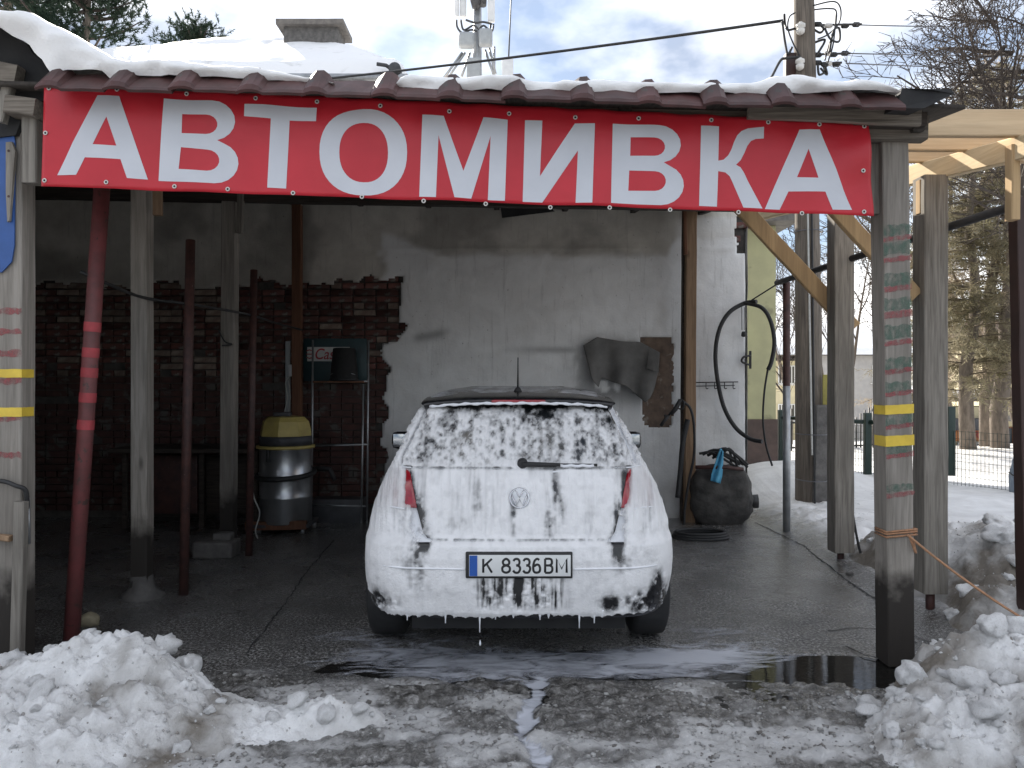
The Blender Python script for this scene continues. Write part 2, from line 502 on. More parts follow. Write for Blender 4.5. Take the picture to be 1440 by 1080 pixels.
xs = np.concatenate([-np.geomspace(3.4, 900, 46)[::-1], np.arange(-3.36, 3.7, .0155), np.geomspace(3.75, 900, 60)])
ys = np.concatenate([np.linspace(-600, 0, 14), np.linspace(.4, 2.6, 10), np.arange(2.66, 4.75, .0155), np.arange(4.77, 9.2, .034), np.geomspace(9.26, 1500, 80)])
GX, GY = np.meshgrid(xs, ys, indexing='ij')
def ground_h(X, Y):
    far = sst(16, 22, Y) * np.clip((Y - 16) * .065, 0, 2.7)
    edge = 2.66 + .10 * fbm(Y * 1.3, Y * 0 + 2, 3, 4)
    sn = sst(0, .55, X - edge) * sst(4.3, 5.0, Y + .9 * sst(2.7, 3.4, X))
    sn = np.maximum(sn, sst(8.8, 9.6, Y)); sn = np.maximum(sn, sst(6.2, 7, -X))
    front = sst(4.02, 3.75, Y + .10 * fbm(X * 2.1, Y * 2.1, 3, 6))
    h = .0018 * fbm(X * 8, Y * 8, 3, 2) * (1 - sn)
    h = h + front * (.010 + .016 * fbm(X * 3.2, Y * 6, 4, 9) + .013 * fbm(X * 11, Y * 14, 3, 19) + .012 * np.abs(fbm(X * 30, Y * 34, 3, 33)))
    chan = np.exp(-((X - .085 - .04 * np.sin(Y * 7) - .03 * fbm(Y * 6, Y * 0 + 3, 3, 8)) / (.05 + .018 * fbm(Y * 9, X * 0 + 7, 3, 4))) ** 2) * sst(4.0, 3.8, Y)
    h = h - .035 * chan
    pud = np.exp(-(((X - 1.55) / .52) ** 4 + ((Y - 3.98) / .26) ** 4))
    h = h - .028 * pud
    pool = np.exp(-(((X - .1) / 1.25) ** 4 + ((Y - 4.12) / .26) ** 4))
    h = h - .012 * pool
    near = sst(12, 8, Y)
    far = far - .34 * np.exp(-(((X - 4.0) / 1.0) ** 2 + ((Y - 10.9) / 1.1) ** 2)) * sst(2.8, 3.3, X)
    h = h + sn * (.07 + .05 * fbm(X * .9, Y * .9, 3, 12) + near * (.05 * np.maximum(0, fbm(X * 3, Y * 3, 4, 15)) + .02 * fbm(X * 11, Y * 11, 3, 17)))
    return h - far, sn, front, chan, pud, pool
GZ, a_sn, a_fr, a_ch, a_pu, a_po = ground_h(GX, GY)
patch = fbm(GX * 2.3, GY * 4.2, 5, 23)
mud = np.clip(a_fr * 1.05, 0, 1)
ice = a_fr * sst(.05, .55, patch + .35 * np.exp(-(((GX + 1.0) / .7) ** 2)) + .45 * np.exp(-(((GX - 1.15) / .5) ** 2 + ((GY - 3.15) / .3) ** 2)))
trod = sst(.15, .6, fbm(GX * 1.7, GY * 1.7, 5, 41)) * sst(8.5, 6, GY) * sst(5, 3.2, GX) * .75
snow_a = np.clip(np.maximum(a_sn * (1 - trod), ice * .55), 0, 1)
mud = np.maximum(mud, a_sn * sst(8.5, 5, GY))
wet = np.clip(.55 + .2 * a_fr * sst(.3, -.3, patch) + .5 * a_pu + .3 * a_po - .2 * a_sn + .25 * sst(.5, -1.0, GX) * 0 + .15 * fbm(GX * 1.2, GY * 1.2, 3, 51), 0, 1)
me = grid_mesh('ground', GX, GY, GZ, attrs={'snow': snow_a, 'mud': mud, 'wet': wet})
props(link('ground', me, M['ground']), kind='structure')

# cracks and joint of the slab: thin dark grooves filled with grit
def ribbon(pts, wdt, z=.005):
    mb = MB(); v = []; k = len(pts)
    for i, p in enumerate(pts):
        d = Vector(pts[min(i + 1, k - 1)]) - Vector(pts[max(i - 1, 0)]); d.z = 0; d.normalize()
        s_ = Vector((-d.y, d.x, 0)) * wdt * rng.uniform(.4, 1)
        p = Vector(p)
        v += [p + s_ + Vector((0, 0, z)), p - s_ + Vector((0, 0, z))]
    mb.add(v, [(2 * i, 2 * i + 1, 2 * i + 3, 2 * i + 2) for i in range(k - 1)])
    return mb
def crack(pxs, wdt, name):
    pts = []
    base = [G(*q) for q in pxs]
    for a, b_ in zip(base, base[1:]):
        n = max(2, int((b_ - a).length / .04))
        for i in range(n):
            p = a.lerp(b_, i / n); pts.append(p + Vector((rng.uniform(-.008, .008), rng.uniform(-.008, .008), 0)))
    pts.append(base[-1])
    o = ribbon(pts, wdt).build(name, M['tar']); props(o, kind='structure')
crack([(345, 922), (400, 850), (435, 800), (470, 760)], .006, 'slab_joint')
crack([(1165, 888), (1200, 884), (1240, 886), (1290, 905)], .007, 'slab_crack')
crack([(1190, 910), (1215, 922), (1245, 930)], .008, 'slab_crack')
crack([(1062, 735), (1130, 768), (1195, 820), (1240, 848)], .010, 'slab_edge')
crack([(1285, 895), (1310, 905), (1320, 930)], .006, 'slab_crack')

# water: clear puddle, and milky foam water in front of the car
m, t, b = nodes_of('puddle water')
b.inputs['Base Color'].default_value = (.02, .019, .017, 1); b.inputs['Roughness'].default_value = .02; b.inputs['IOR'].default_value = 1.33
b.inputs['Specular IOR Level'].default_value = .5; b.inputs['Transmission Weight'].default_value = .35
nn = noise(t, coords(t, (3, 14, 1)), 3, 3); bump(t, b, nn, .05, .01)
M['water'] = m
m, t, b = nodes_of('milky foam water')
vec = coords(t, (1, 2.6, 1))
n1 = noise(t, vec, 3.2, 8, .62, 1.6)
n2 = noise(t, vec, 22, 5, .65, .8)
a = attr(t, 'milk')
s1 = N(t, 'ShaderNodeMath', operation='MULTIPLY_ADD'); t.links.new(n1, s1.inputs[0]); s1.inputs[1].default_value = 1.7; t.links.new(a, s1.inputs[2])
s2 = N(t, 'ShaderNodeMath', operation='MULTIPLY_ADD'); t.links.new(n2, s2.inputs[0]); s2.inputs[1].default_value = .35; t.links.new(s1.outputs[0], s2.inputs[2])
fac = ramp(t, s2.outputs[0], [(1.30 / 2.2, (0, 0, 0)), (1.5 / 2.2, (.38, .38, .38)), (1.85 / 2.2, (.88, .88, .88))])
sc_ = N(t, 'ShaderNodeMath', operation='DIVIDE'); t.links.new(s2.outputs[0], sc_.inputs[0]); sc_.inputs[1].default_value = 2.2
t.links.new(sc_.outputs[0], fac.node.inputs['Fac'])
b.inputs['Base Color'].default_value = (.62, .64, .70, 1); b.inputs['Roughness'].default_value = .22
tr = t.nodes.new('ShaderNodeBsdfTransparent'); ms = t.nodes.new('ShaderNodeMixShader')
out = t.nodes['Material Output']
t.links.new(fac, ms.inputs['Fac']); t.links.new(tr.outputs[0], ms.inputs[1]); t.links.new(b.outputs[0], ms.inputs[2]); t.links.new(ms.outputs[0], out.inputs['Surface'])
bump(t, b, n2, .3, .004)
M['milk'] = m
X, Y = np.meshgrid(np.linspace(-1.5, 2.35, 40), np.linspace(3.55, 4.55, 30), indexing='ij')
props(link('puddle', grid_mesh('puddle', X, Y, X * 0 - .0075), M['water']), kind='structure')
X, Y = np.meshgrid(np.linspace(-1.5, 2.2, 160), np.linspace(2.75, 4.95, 120), indexing='ij')
hz = ground_h(X, Y)
mk = .62 * np.exp(-(((X - .22) / 1.05) ** 4 + ((Y - 4.12) / .25) ** 4)) + .5 * np.exp(-(((X - 1.0) / .5) ** 2 + ((Y - 4.25) / .12) ** 2)) \
    + .35 * np.exp(-(((X + .7) / .7) ** 2 + ((Y - 4.5) / .35) ** 2)) + .35 * np.exp(-(((X - 1.25) / .4) ** 2 + ((Y - 4.65) / .4) ** 2)) \
    + .8 * sst(.30, .8, hz[3] + .25 * fbm(X * 22, Y * 22, 3, 5)) * sst(2.6, 2.9, Y)
mk = mk - .9 * sst(4.7, 4.95, Y) - .9 * sst(-1.3, -1.5, X) - .9 * sst(2.0, 2.2, X)
Z = np.maximum(hz[0] + .004, -.0045)
props(link('foam_water', grid_mesh('foam_water', X, Y, Z, attrs={'milk': np.clip(mk, -.5, 1.0)}), M['milk']), kind='structure')

# ---------------------------------------------------------------- old brick building whose wall closes the car wash
WY = 8.60
bl = thing('brick_building', 'old brick building with peeling whitewashed plaster behind the foamed car', 'building', (0, WY + .1, 0))
def wx(px): return (px - 720) / F * WY
def wz(py): return CH - (py - 540) / F * WY
# plaster colour comes from attributes: white = whitewash, dirt = grime
m, t, b = nodes_of('peeling plaster')
vec = coords(t)
n1 = noise(t, vec, 5, 7, .62, .3); n2 = noise(t, vec, 38, 5, .65)
base = ramp(t, n1, [(.3, (.50, .47, .42)), (.7, (.64, .61, .55))])
white = ramp(t, noise(t, vec, 3.1, 7, .65, .5), [(.3, (.70, .695, .68)), (.72, (.84, .84, .83))])
col = mixc(t, attr(t, 'white'), base, white)
col = mixc(t, ramp(t, noise(t, vec, 26, 4, .6), [(.68, (0, 0, 0)), (.74, (.7, .7, .7))]), col, (.25, .23, .2))
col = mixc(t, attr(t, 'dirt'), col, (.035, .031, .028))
dr = noise(t, coords(t, (9, 9, .6)), 2.2, 6, .7)
col = mixc(t, ramp(t, dr, [(.56, (0, 0, 0)), (.8, (.5, .5, .5))]), col, (.13, .115, .1))
t.links.new(col, b.inputs['Base Color']); b.inputs['Roughness'].default_value = .85; b.inputs['Specular IOR Level'].default_value = .25
bump(t, b, n2, .5, .008)
M['plaster'] = m
M['mortar'] = pm('sooty mortar', (.10, .09, .08), (.055, .05, .045), 14, .9, bmp=.6)
M['brick'] = pm('old red brick', (.125, .045, .035), (.07, .032, .027), 9, .85, bmp=.55, rand=.45, spots=((.13, .115, .10), 7, .55))
M['brick_pale'] = pm('limewashed brick', (.24, .20, .165), (.13, .085, .065), 9, .85, bmp=.5, rand=.25)
WR = 2.63
mb = MB(); mb.box(((WR - 7.0) / 2, WY + .25, 2.0), (WR + 7.0 - .02, .38, 4.1)); mb.build('wall', M['mortar'], bl)
mb = MB(); mb.box((WR - .19, WY + 3.4, 2.0), (.36, 5.9, 4.1)); mb.build('side_wall', M['mortar'], bl)
def brick_mask(px, py):
    """>0 where bricks are bare (photo pixel coordinates on the wall plane)"""
    n = fbm(px * .05, py * .05, 4, 61) * 9
    right = np.where(py < 455, 563, np.where(py < 492, 578 - (py - 455) * 1.2, 541))
    top = 400 - 8 * sst(420, 560, px) + 12 * sst(100, 0, px) * 0
    d = np.minimum(right - px, py - top)
    p2 = np.minimum(np.minimum(px - 1036, 1075 - px), np.minimum(py - 300, 356 - py))
    p3 = np.minimum(np.minimum(px - 905, 943 - px), np.minimum(py - 476, 599 - py)) + 2
    return np.maximum(np.maximum(d + n, p2 * 1.0 + n * .5), p3 + n * .25)
gx = np.arange(-7.0, WR + .001, .0235); gz = np.arange(-.02, 4.05, .0235)
X, Z = np.meshgrid(gx, gz, indexing='ij')
PX = 720 + X * F / WY; PY = 540 - (Z - CH) * F / WY
bmk = brick_mask(PX, PY)
whit = sst(0, 14, np.minimum(PX - 528 - 12 * fbm(PX * .04, PY * .04, 4, 71), PY - (352 - 32 * sst(640, 520, PX) - 26 * sst(935, 955, PX)) - 3 * fbm(PX * .05, PY * .1, 3, 73)))
whit = np.maximum(whit, .55 * sst(945, 965, PX) * sst(300, 310, PY))
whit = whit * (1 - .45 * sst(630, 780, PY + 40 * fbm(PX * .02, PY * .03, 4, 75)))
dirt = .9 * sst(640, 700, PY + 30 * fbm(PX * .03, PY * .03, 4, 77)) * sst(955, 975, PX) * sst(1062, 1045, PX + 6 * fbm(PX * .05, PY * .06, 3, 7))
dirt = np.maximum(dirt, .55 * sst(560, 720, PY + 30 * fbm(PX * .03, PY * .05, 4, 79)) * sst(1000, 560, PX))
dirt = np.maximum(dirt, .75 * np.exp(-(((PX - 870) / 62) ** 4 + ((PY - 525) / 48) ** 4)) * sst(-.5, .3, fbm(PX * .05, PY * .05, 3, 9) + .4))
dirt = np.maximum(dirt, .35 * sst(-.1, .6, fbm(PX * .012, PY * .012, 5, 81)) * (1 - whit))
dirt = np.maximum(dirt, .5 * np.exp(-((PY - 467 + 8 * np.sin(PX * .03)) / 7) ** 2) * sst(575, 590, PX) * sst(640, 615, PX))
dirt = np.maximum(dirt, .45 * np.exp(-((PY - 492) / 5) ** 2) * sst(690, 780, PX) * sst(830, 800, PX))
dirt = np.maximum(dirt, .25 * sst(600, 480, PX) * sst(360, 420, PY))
relief = .010 * fbm(X * 1.5, Z * 1.5, 4, 83) + .004 * fbm(X * 9, Z * 9, 4, 85) - .008 * sst(6, 0, -bmk)
relief = relief + .012 * whit * 0 + .010 * np.exp(-((PY - 350) / 3) ** 2) * sst(530, 560, PX)
cell = (bmk[:-1, :-1] + bmk[1:, 1:] + bmk[1:, :-1] + bmk[:-1, 1:]) / 4 < 0
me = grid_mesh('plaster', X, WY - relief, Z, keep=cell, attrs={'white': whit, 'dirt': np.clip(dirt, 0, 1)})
o = link('plaster', me, M['plaster'], bl)
sd = o.modifiers.new('thick', 'SOLIDIFY'); sd.thickness = .028; sd.offset = 1 if False else -1
# side of the building towards the snow field
gy = np.arange(WY - .005, WY + 6.4, .05)
Y2, Z2 = np.meshgrid(gy, gz, indexing='ij')
me = grid_mesh('side_plaster', Y2 * 0 + WR + .006 + .006 * fbm(Y2 * 3, Z2 * 3, 4, 91), Y2, Z2, attrs={'white': .6 + 0 * Y2, 'dirt': .5 * sst(1.2, .1, Z2)})
link('side_plaster', me, M['plaster'], bl)
# bricks, each a piece of its own; lower rows that hide in the dark are joined
bmesh_v = []
for k in range(6):
    mb = MB(); mb.box((0, 0, 0), (.243, .05, .062), bev=.006)
    r2 = random.Random(k)
    me = mb.mesh('brick')
    for v_ in me.vertices: v_.co += Vector((r2.uniform(-.004, .004), r2.uniform(-.003, .003), r2.uniform(-.003, .003)))
    me.materials.append(M['brick'] if k < 5 else M['brick_pale'])
    bmesh_v.append(me)
halfb = []
for k in range(3):
    mb = MB(); mb.box((0, 0, 0), (.115, .05, .062), bev=.006); me = mb.mesh('brick'); me.materials.append(M['brick'] if k < 2 else M['brick_pale']); halfb.append(me)
rest = MB(); cnt = 0; row = 0
zrow = wz(392) + 9 * .0755
org = ORG[bl.name]
while zrow > .05:
    xrow = -5.75 + (.127 if row % 2 else 0)
    hd = row % 5 == 3
    while xrow < WR - .1:
        step = .128 if (hd or rng.random() < .12) else .256
        xc = xrow + step / 2
        px_, py_ = 720 + xc * F / WY, 540 - (zrow - CH) * F / WY
        mval = float(brick_mask(np.array(px_), np.array(py_)))
        hw = (step * F / WY) / 2
        if mval > -6 and rng.random() > .03 and not (860 < px_ < 1000):
            dy = rng.uniform(-.012, .010)
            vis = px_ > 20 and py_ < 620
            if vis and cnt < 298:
                pale = rng.random() < (.30 if py_ < 560 and px_ < 340 else .12)
                src = (halfb[2] if pale else halfb[rng.randrange(2)]) if step < .2 else (bmesh_v[5] if pale else bmesh_v[rng.randrange(5)])
                o = bpy.data.objects.new('brick', src); COL.objects.link(o); o.parent = bl
                o.location = Vector((xc, WY + .045 + dy, zrow)) - org
                o.rotation_euler = (rng.uniform(-.02, .02), rng.uniform(-.015, .015), rng.uniform(-.02, .02))
                cnt += 1
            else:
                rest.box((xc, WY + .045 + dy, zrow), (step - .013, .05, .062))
        xrow += step
    zrow -= .0755; row += 1
pa, pb = Vector((wx(900), 0, wz(602))), Vector((wx(948), 0, wz(474)))
X, Z = np.meshgrid(np.linspace(pa.x, pb.x, 24), np.linspace(pa.z, pb.z, 50), indexing='ij')
link('bare_patch', grid_mesh('bare_patch', X, WY + .012 + .006 * fbm(X * 14, Z * 14, 4, 3), Z), pm('bare brown render', (.19, .135, .10), (.12, .088, .07), 12, .9, bmp=.6, spots=((.26, .22, .18), 9, .6)), bl)
rest.build('bricks', pm('old brick with painted shade', (.085, .036, .03), (.05, .026, .022), 9, .88, bmp=.55, spots=((.10, .09, .08), 7, .56)), bl, kind='stuff')  # lower bricks: shade of the bay put into a darker brick colour
# flat roof edge of the building with snow, hidden by the car wash roof from here
mb = MB(); mb.box(((WR - 7) / 2, WY + 3.1, 4.12), (WR + 7.5, 6.5, .12)); mb.build('roof_slab', M['concrete'], bl)

# ---------------------------------------------------------------- car wash shelter
cp = thing('car_wash_shelter', 'timber car wash shelter with brown tiled roof on grey posts', 'shelter', (0, 4.1, 0))
RS = math.tan(R(7.2))         # roof rises towards the wall
def roof_z(x, y):             # underside of the tiles
    zf = 3.012 - .0245 * (x + .86)
    return zf + (y - 3.82) * RS
def post(name, pxb, Y, wdt, dep, z1, mat, z0=0, lean=0, par=None):
    xb = (pxb - 720) / F * Y
    mb = MB(); mb.beam((xb, Y, z0), (xb + lean, Y, z1), wdt, dep)
    return mb.build(name, mat, par or cp)
pf = post('post', 1259, 4.15, .142, .15, 2.84, M['wet_post'], lean=-.035)
FPX = (1259 - 720) / F * 4.15
def wrap_band(x, y, wdt, dep, z0, z1, mat, name, parent, tilt=0.0, rag=.004, lean=0.0, e=.0022, sides=True):
    """ragged thin band round the front and both sides of a post"""
    n = 10; path = []
    a, d = wdt / 2 + e, dep / 2 + e
    seq = [(-a, d * .6), (-a, -d), (a, -d), (a, d * .6)] if sides else [(-a, -d), (a, -d)]
    v = []; mb = MB()
    pts = []
    for (p, q) in zip(seq, seq[1:]):
        for i in range(n): pts.append((p[0] + (q[0] - p[0]) * i / n, p[1] + (q[1] - p[1]) * i / n))
    pts.append(seq[-1])
    for i, (u, w_) in enumerate(pts):
        dz = tilt * u / wdt
        v.append((x + u + lean * z0, y + w_, z0 + dz + rng.uniform(-rag, rag)))
        v.append((x + u + lean * z1, y + w_, z1 + dz + rng.uniform(-rag, rag)))
    mb.add(v, [(2 * i, 2 * i + 2, 2 * i + 3, 2 * i + 1) for i in range(len(pts) - 1)])
    return mb.build(name, mat, parent)
def worn(name, col, lo=.42, hi=.62, maxv=.85):
    m, t, b = nodes_of(name)
    n1 = noise(t, coords(t, (1, 1, .6)), 32, 6, .7)
    f = ramp(t, n1, [(lo, (maxv,) * 3), (hi, (0, 0, 0))])
    b.inputs['Base Color'].default_value = (*col, 1); b.inputs['Roughness'].default_value = .7
    tr = t.nodes.new('ShaderNodeBsdfTransparent'); ms = t.nodes.new('ShaderNodeMixShader')
    t.links.new(f, ms.inputs['Fac']); t.links.new(tr.outputs[0], ms.inputs[1]); t.links.new(b.outputs[0], ms.inputs[2])
    t.links.new(ms.outputs[0], t.nodes['Material Output'].inputs['Surface'])
    return m
M['worn_green'] = worn('worn green paint', (.085, .16, .12), .42, .66, .6)
M['worn_red'] = worn('worn red paint', (.33, .085, .09), .44, .68, .65)
def zpy(py, Y): return CH - (py - 540) / F * Y
for (g0, g1) in [(316, 331), (340, 358), (384, 402), (419, 436), (457, 476), (503, 523), (537, 552), (583, 598), (627, 639), (680, 690)]:
    wrap_band(FPX, 4.15, .142, .15, zpy(g1, 4.08), zpy(g0, 4.08), M['worn_green'], 'paint_stripe', pf, tilt=.012, rag=.006, lean=-.0123, sides=False)
for (g0, g1) in [(332, 338), (361, 368), (402, 409), (437, 447), (478, 485), (518, 525), (550, 556), (596, 602), (637, 643), (692, 698)]:
    wrap_band(FPX, 4.15, .142, .15, zpy(g1, 4.08), zpy(g0, 4.08), M['worn_red'], 'paint_stripe', pf, tilt=.02, rag=.004, lean=-.0123, e=.0035, sides=False)
for (g0, g1) in [(569, 582), (612, 627)]:
    wrap_band(FPX, 4.15, .142, .15, zpy(g1, 4.08), zpy(g0, 4.08), M['yellow_tape'], 'tape', pf, tilt=.008, rag=.001, lean=-.0123, e=.005)
# front left post with its stripes, tape, blue sheet and brackets
LPX, LPY = -2.64, 4.06
pl = MB(); pl.beam((LPX, LPY, 0), (LPX, LPY, 3.0), .17, .12); pl = pl.build('post', M['wet_post'], cp)
for (g0, g1) in [(433, 441), (463, 471), (492, 501), (531, 540), (587, 592), (636, 644)]:
    wrap_band(LPX, LPY, .17, .12, zpy(g1, 4.0), zpy(g0, 4.0), M['worn_red'], 'paint_stripe', pl, rag=.007, sides=False)
for (g0, g1) in [(519, 531), (573, 586)]:
    wrap_band(LPX, LPY, .17, .12, zpy(g1, 4.0), zpy(g0, 4.0), M['yellow_tape'], 'tape', pl, rag=.001, e=.004)
mb = MB(); mb.beam(P(30, 705, 3.98), P(24, 925, 3.98) + Vector((0, 0, -.05)), .055, .05); mb.build('post_splice', M['grey_wood'], cp)
mb = MB(); mb.beam(P(-8, 755, 3.97), P(16, 757, 3.97), .045, .03); mb.build('cleat', M['tan_wood'], cp)
mb = MB(); mb.beam(P(46, 165, 3.95), P(46, 259, 3.95), .078, .07); mb.build('bracket', M['grey_wood'], cp)
mb = MB(); mb.beam(P(19, 152, 3.94), P(61, 158, 3.94), .15, .09, up=(0, 0, 1)); mb.build('bracket', M['grey_wood_x'], cp)
mb = MB(); mb.beam(P(-12, 100, 3.93), P(28, 108, 3.93), .07, .10); mb.build('beam_end', M['grey_wood_x'], cp)
mb = MB(); mb.beam(P(14, 118, 3.92), P(1, 172, 3.92), .05, .05); mb.build('strut', M['grey_wood'], cp)
# header beam, plate at the right end and board behind the banner
mb = MB(); mb.beam((-2.62, 4.09, roof_z(-2.6, 4.05) - .12), (2.18, 4.06, roof_z(2.2, 4.05) - .10), .08, .17); mb.build('header_beam', M['grey_wood_x'], cp)
mb = MB(); mb.beam(P(1052, 155, 3.93), P(1294, 166, 3.93), .03, .085, bev=.004); mb.build('fascia_board', M['grey_wood_x'], cp)
mb = MB(); mb.beam(P(1195, 167, 4.02), P(1293, 170, 4.02), .15, .10, bev=.012); mb.build('plate_end', M['dark_wood'], cp)
mb = MB(); mb.beam(P(1228, 185, 4.14), P(1229, 302, 4.14), .065, .05); mb.build('upright_board', M['grey_wood'], cp)
# rafters and inner beams
for i in range(7):
    x = -2.45 + i * .76
    mb = MB(); mb.beam((x, 3.98, roof_z(x, 3.98) - .10), (x, WY - .005, roof_z(x, WY) - .10), .06, .10); mb.build('rafter', M['deck'], cp)
for (x0, x1, y) in [(-5.8, 2.2, 5.4), (-5.8, 2.25, 7.0)]:
    mb = MB(); mb.beam((x0, y, roof_z(-1, y) - .21 + .06), (x1, y, roof_z(x1, y) - .21), .09, .11); mb.build('cross_beam', M['dark_wood'], cp)
# inner posts on the left
p_a = post('post', 200, 5.42, .115, .11, roof_z(-2.6, 5.4) - .26, M['wet_post'], lean=-.0)
mb = MB(); mb.beam(P(222, 240, 5.36), P(222, 303, 5.36), .055, .05); mb.build('cleat', M['tan_wood'], cp)
p_b = post('post', 321, 7.02, .125, .12, roof_z(-2.6, 7) - .26, M['wet_post'], lean=.02)
mb = MB(); mb.beam(P(339, 262, 6.95), P(337, 328, 6.95), .055, .05); mb.build('cleat', M['grey_wood'], cp)
p_c = post('post', 418, 8.38, .10, .09, 3.45, M['brown_wood'])
p_d = post('post', 969, 8.36, .115, .10, 3.5, M['tan_wood'], lean=.02)
mb = MB(); mb.beam((P(961, 740, 8.40).x, 8.44, 0), (P(964, 300, 8.4).x, 8.44, 3.5), .05, .08); mb.build('post_board', M['dark_wood'], cp)
mb = MB(); mb.beam(P(962, 275, 8.28), P(964, 358, 8.28), .035, .06); mb.build('cleat', M['brown_wood'], cp)
mb = MB()
mb.lathe(P(200, 842, 5.42) + Vector((0, 0, 0)), [(.15, -.02), (.14, .035), (.10, .06), (.082, .10), (.078, .17)], 16)
me = mb.mesh('footing')
for v_ in me.vertices: v_.co += Vector((rng.uniform(-.014, .014), rng.uniform(-.014, .014), rng.uniform(-.008, .008)))
link('footing', me, M['concrete'], cp)
# roof deck under the tiles
xa, xb, ya, yb = -2.75, 2.28, 3.86, WY - .01
X, Y = np.meshgrid(np.linspace(xa, xb, 12), np.linspace(ya, yb, 8), indexing='ij')
me = grid_mesh('roof_deck', X, Y, roof_z(X, Y) - .035, smooth=False)
o = link('roof_deck', me, M['deck'], cp); sd = o.modifiers.new('thick', 'SOLIDIFY'); sd.thickness = .022
# left bay is covered by a lower boarded roof
X, Y = np.meshgrid(np.linspace(-6.0, -2.76, 8), np.linspace(4.0, WY - .02, 8), indexing='ij')
# tiles: one shared mesh with a crest on its side, laid in rows
TW, TL = .322, .40
def tile_mesh(seed, TL=TL):
    r2 = random.Random(seed)
    prof = [(0.0, .012), (.02, .040), (.05, .062), (.085, .064), (.11, .044), (.125, .012), (.17, .012), (.23, .018), (.29, .014), (.335, .010)]
    v = []; k = len(prof)
    for j, (yy, dz) in enumerate([(0, 0), (.02, .003), (TL + .03, -.012)]):
        for (x_, z_) in prof:
            fl = .3 if (TL < .3 and j == 0) else (.5 if TL < .3 and j == 1 else 1.0)
            v.append((x_ + r2.uniform(-.002, .002), yy, z_ * fl + dz + r2.uniform(-.0015, .0015)))
    for (x_, z_) in prof: v.append((x_, 0, z_ * (.3 if TL < .3 else 1) - .014))
    for (x_, z_) in prof: v.append((x_, TL + .03, z_ - .026))
    f = [(j * k + i, j * k + i + 1, (j + 1) * k + i + 1, (j + 1) * k + i) for j in range(2) for i in range(k - 1)]
    f += [(3 * k + i + 1, 3 * k + i, 4 * k + i, 4 * k + i + 1) for i in range(k - 1)]
    f += [(i, 3 * k + i, 3 * k + i + 1, i + 1) for i in range(k - 1)]
    f += [(k - 1, 3 * k + k - 1, 4 * k + k - 1, 3 * k - 1)]
    mb = MB(); mb.add(v, f, False)
    me = mb.mesh('roof_tile'); me.materials.append(M['tile'])
    return me
tms = [tile_mesh(s_) for s_ in range(5)]
tme = [tile_mesh(s_ + 9, .15) for s_ in range(5)]
org = ORG[cp.name]
for r_ in range(13):
    for c_ in range(13):
        x = -2.30 + c_ * TW; y = 3.74 + r_ * .37
        o = bpy.data.objects.new('roof_tile', (tme if r_ == 0 else tms)[rng.randrange(5)]); COL.objects.link(o); o.parent = cp
        o.location = Vector((x + rng.uniform(-.008, .008), y + rng.uniform(-.015, .012), roof_z(x, y) - .012 + rng.uniform(-.004, .004))) - org
        if r_ == 0: o.location = Vector((x + rng.uniform(-.008, .008), 3.70 + rng.uniform(-.01, .01), roof_z(x, 3.82) - .118 + rng.uniform(-.006, .006))) - org
        o.rotation_euler = ((R(43) if r_ == 0 else math.atan(RS)) + rng.uniform(-.012, .012), math.atan(.0245) + rng.uniform(-.015, .02), rng.uniform(-.02, .02))
# bent sheet at the right end of the eave
mb = MB()
q = [P(1268, 124, 3.78), P(1305, 125, 3.76), P(1338, 125, 3.78), P(1342, 132, 3.78), P(1300, 152, 3.76), P(1262, 152, 3.78)]
mb.prism(q, (0, .9, .11)); mb.build('eave_sheet', M['tar'], cp)
# dark roof edge and boards of the left bay
edge = [P(a_, b_, 3.97) for a_, b_ in [(-420, -70), (-120, 5), (-40, 26), (0, 40), (15, 51), (36, 60), (46, 75), (61, 87), (72, 107), (70, 140), (38, 146), (22, 190), (-60, 200), (-420, 215)]]
mb = MB(); mb.prism(edge, (0, .10, .01)); mb.build('bay_gable', M['tar'], cp)
X, Y = np.meshgrid(np.linspace(-6.2, -2.5, 10), np.linspace(3.98, WY - .02, 8), indexing='ij')
me = grid_mesh('bay_roof', X, Y, 3.02 + (Y - 3.98) * .12 + np.clip(-2.6 - X, 0, 1.2) * .22, smooth=False)
o = link('bay_roof', me, M['tar'], cp); sd = o.modifiers.new('thick', 'SOLIDIFY'); sd.thickness = .03
# boarded front and side of the left bay (outside the frame, added to keep the inside dark)
for i in range(22):
    x = -2.80 - i * .152
    mb = MB(); mb.beam((x, 4.06, 0), (x + rng.uniform(-.004, .004), 4.06, 1.72 if i < 8 else 3.1), .148, .025, bev=.003, seg=4); mb.build('unseen_plank', M['grey_wood'], cp)  # first boards half height: light reaches the upper wall, the bottom stays dark
for i in range(30):
    y = 4.1 + i * .15
    mb = MB(); mb.beam((-6.12, y, 0), (-6.12, y, 3.9), .025, .147, bev=.003, seg=4); mb.build('unseen_plank', M['deck'], cp)
# dark flap hanging under the roof near the wall
mb = MB(); mb.prism([P(704, 292, 8.4), P(775, 292, 8.4), P(780, 297, 8.4), P(706, 306, 8.4)], (0, .02, 0)); mb.build('loose_flap', M['tar'], cp)

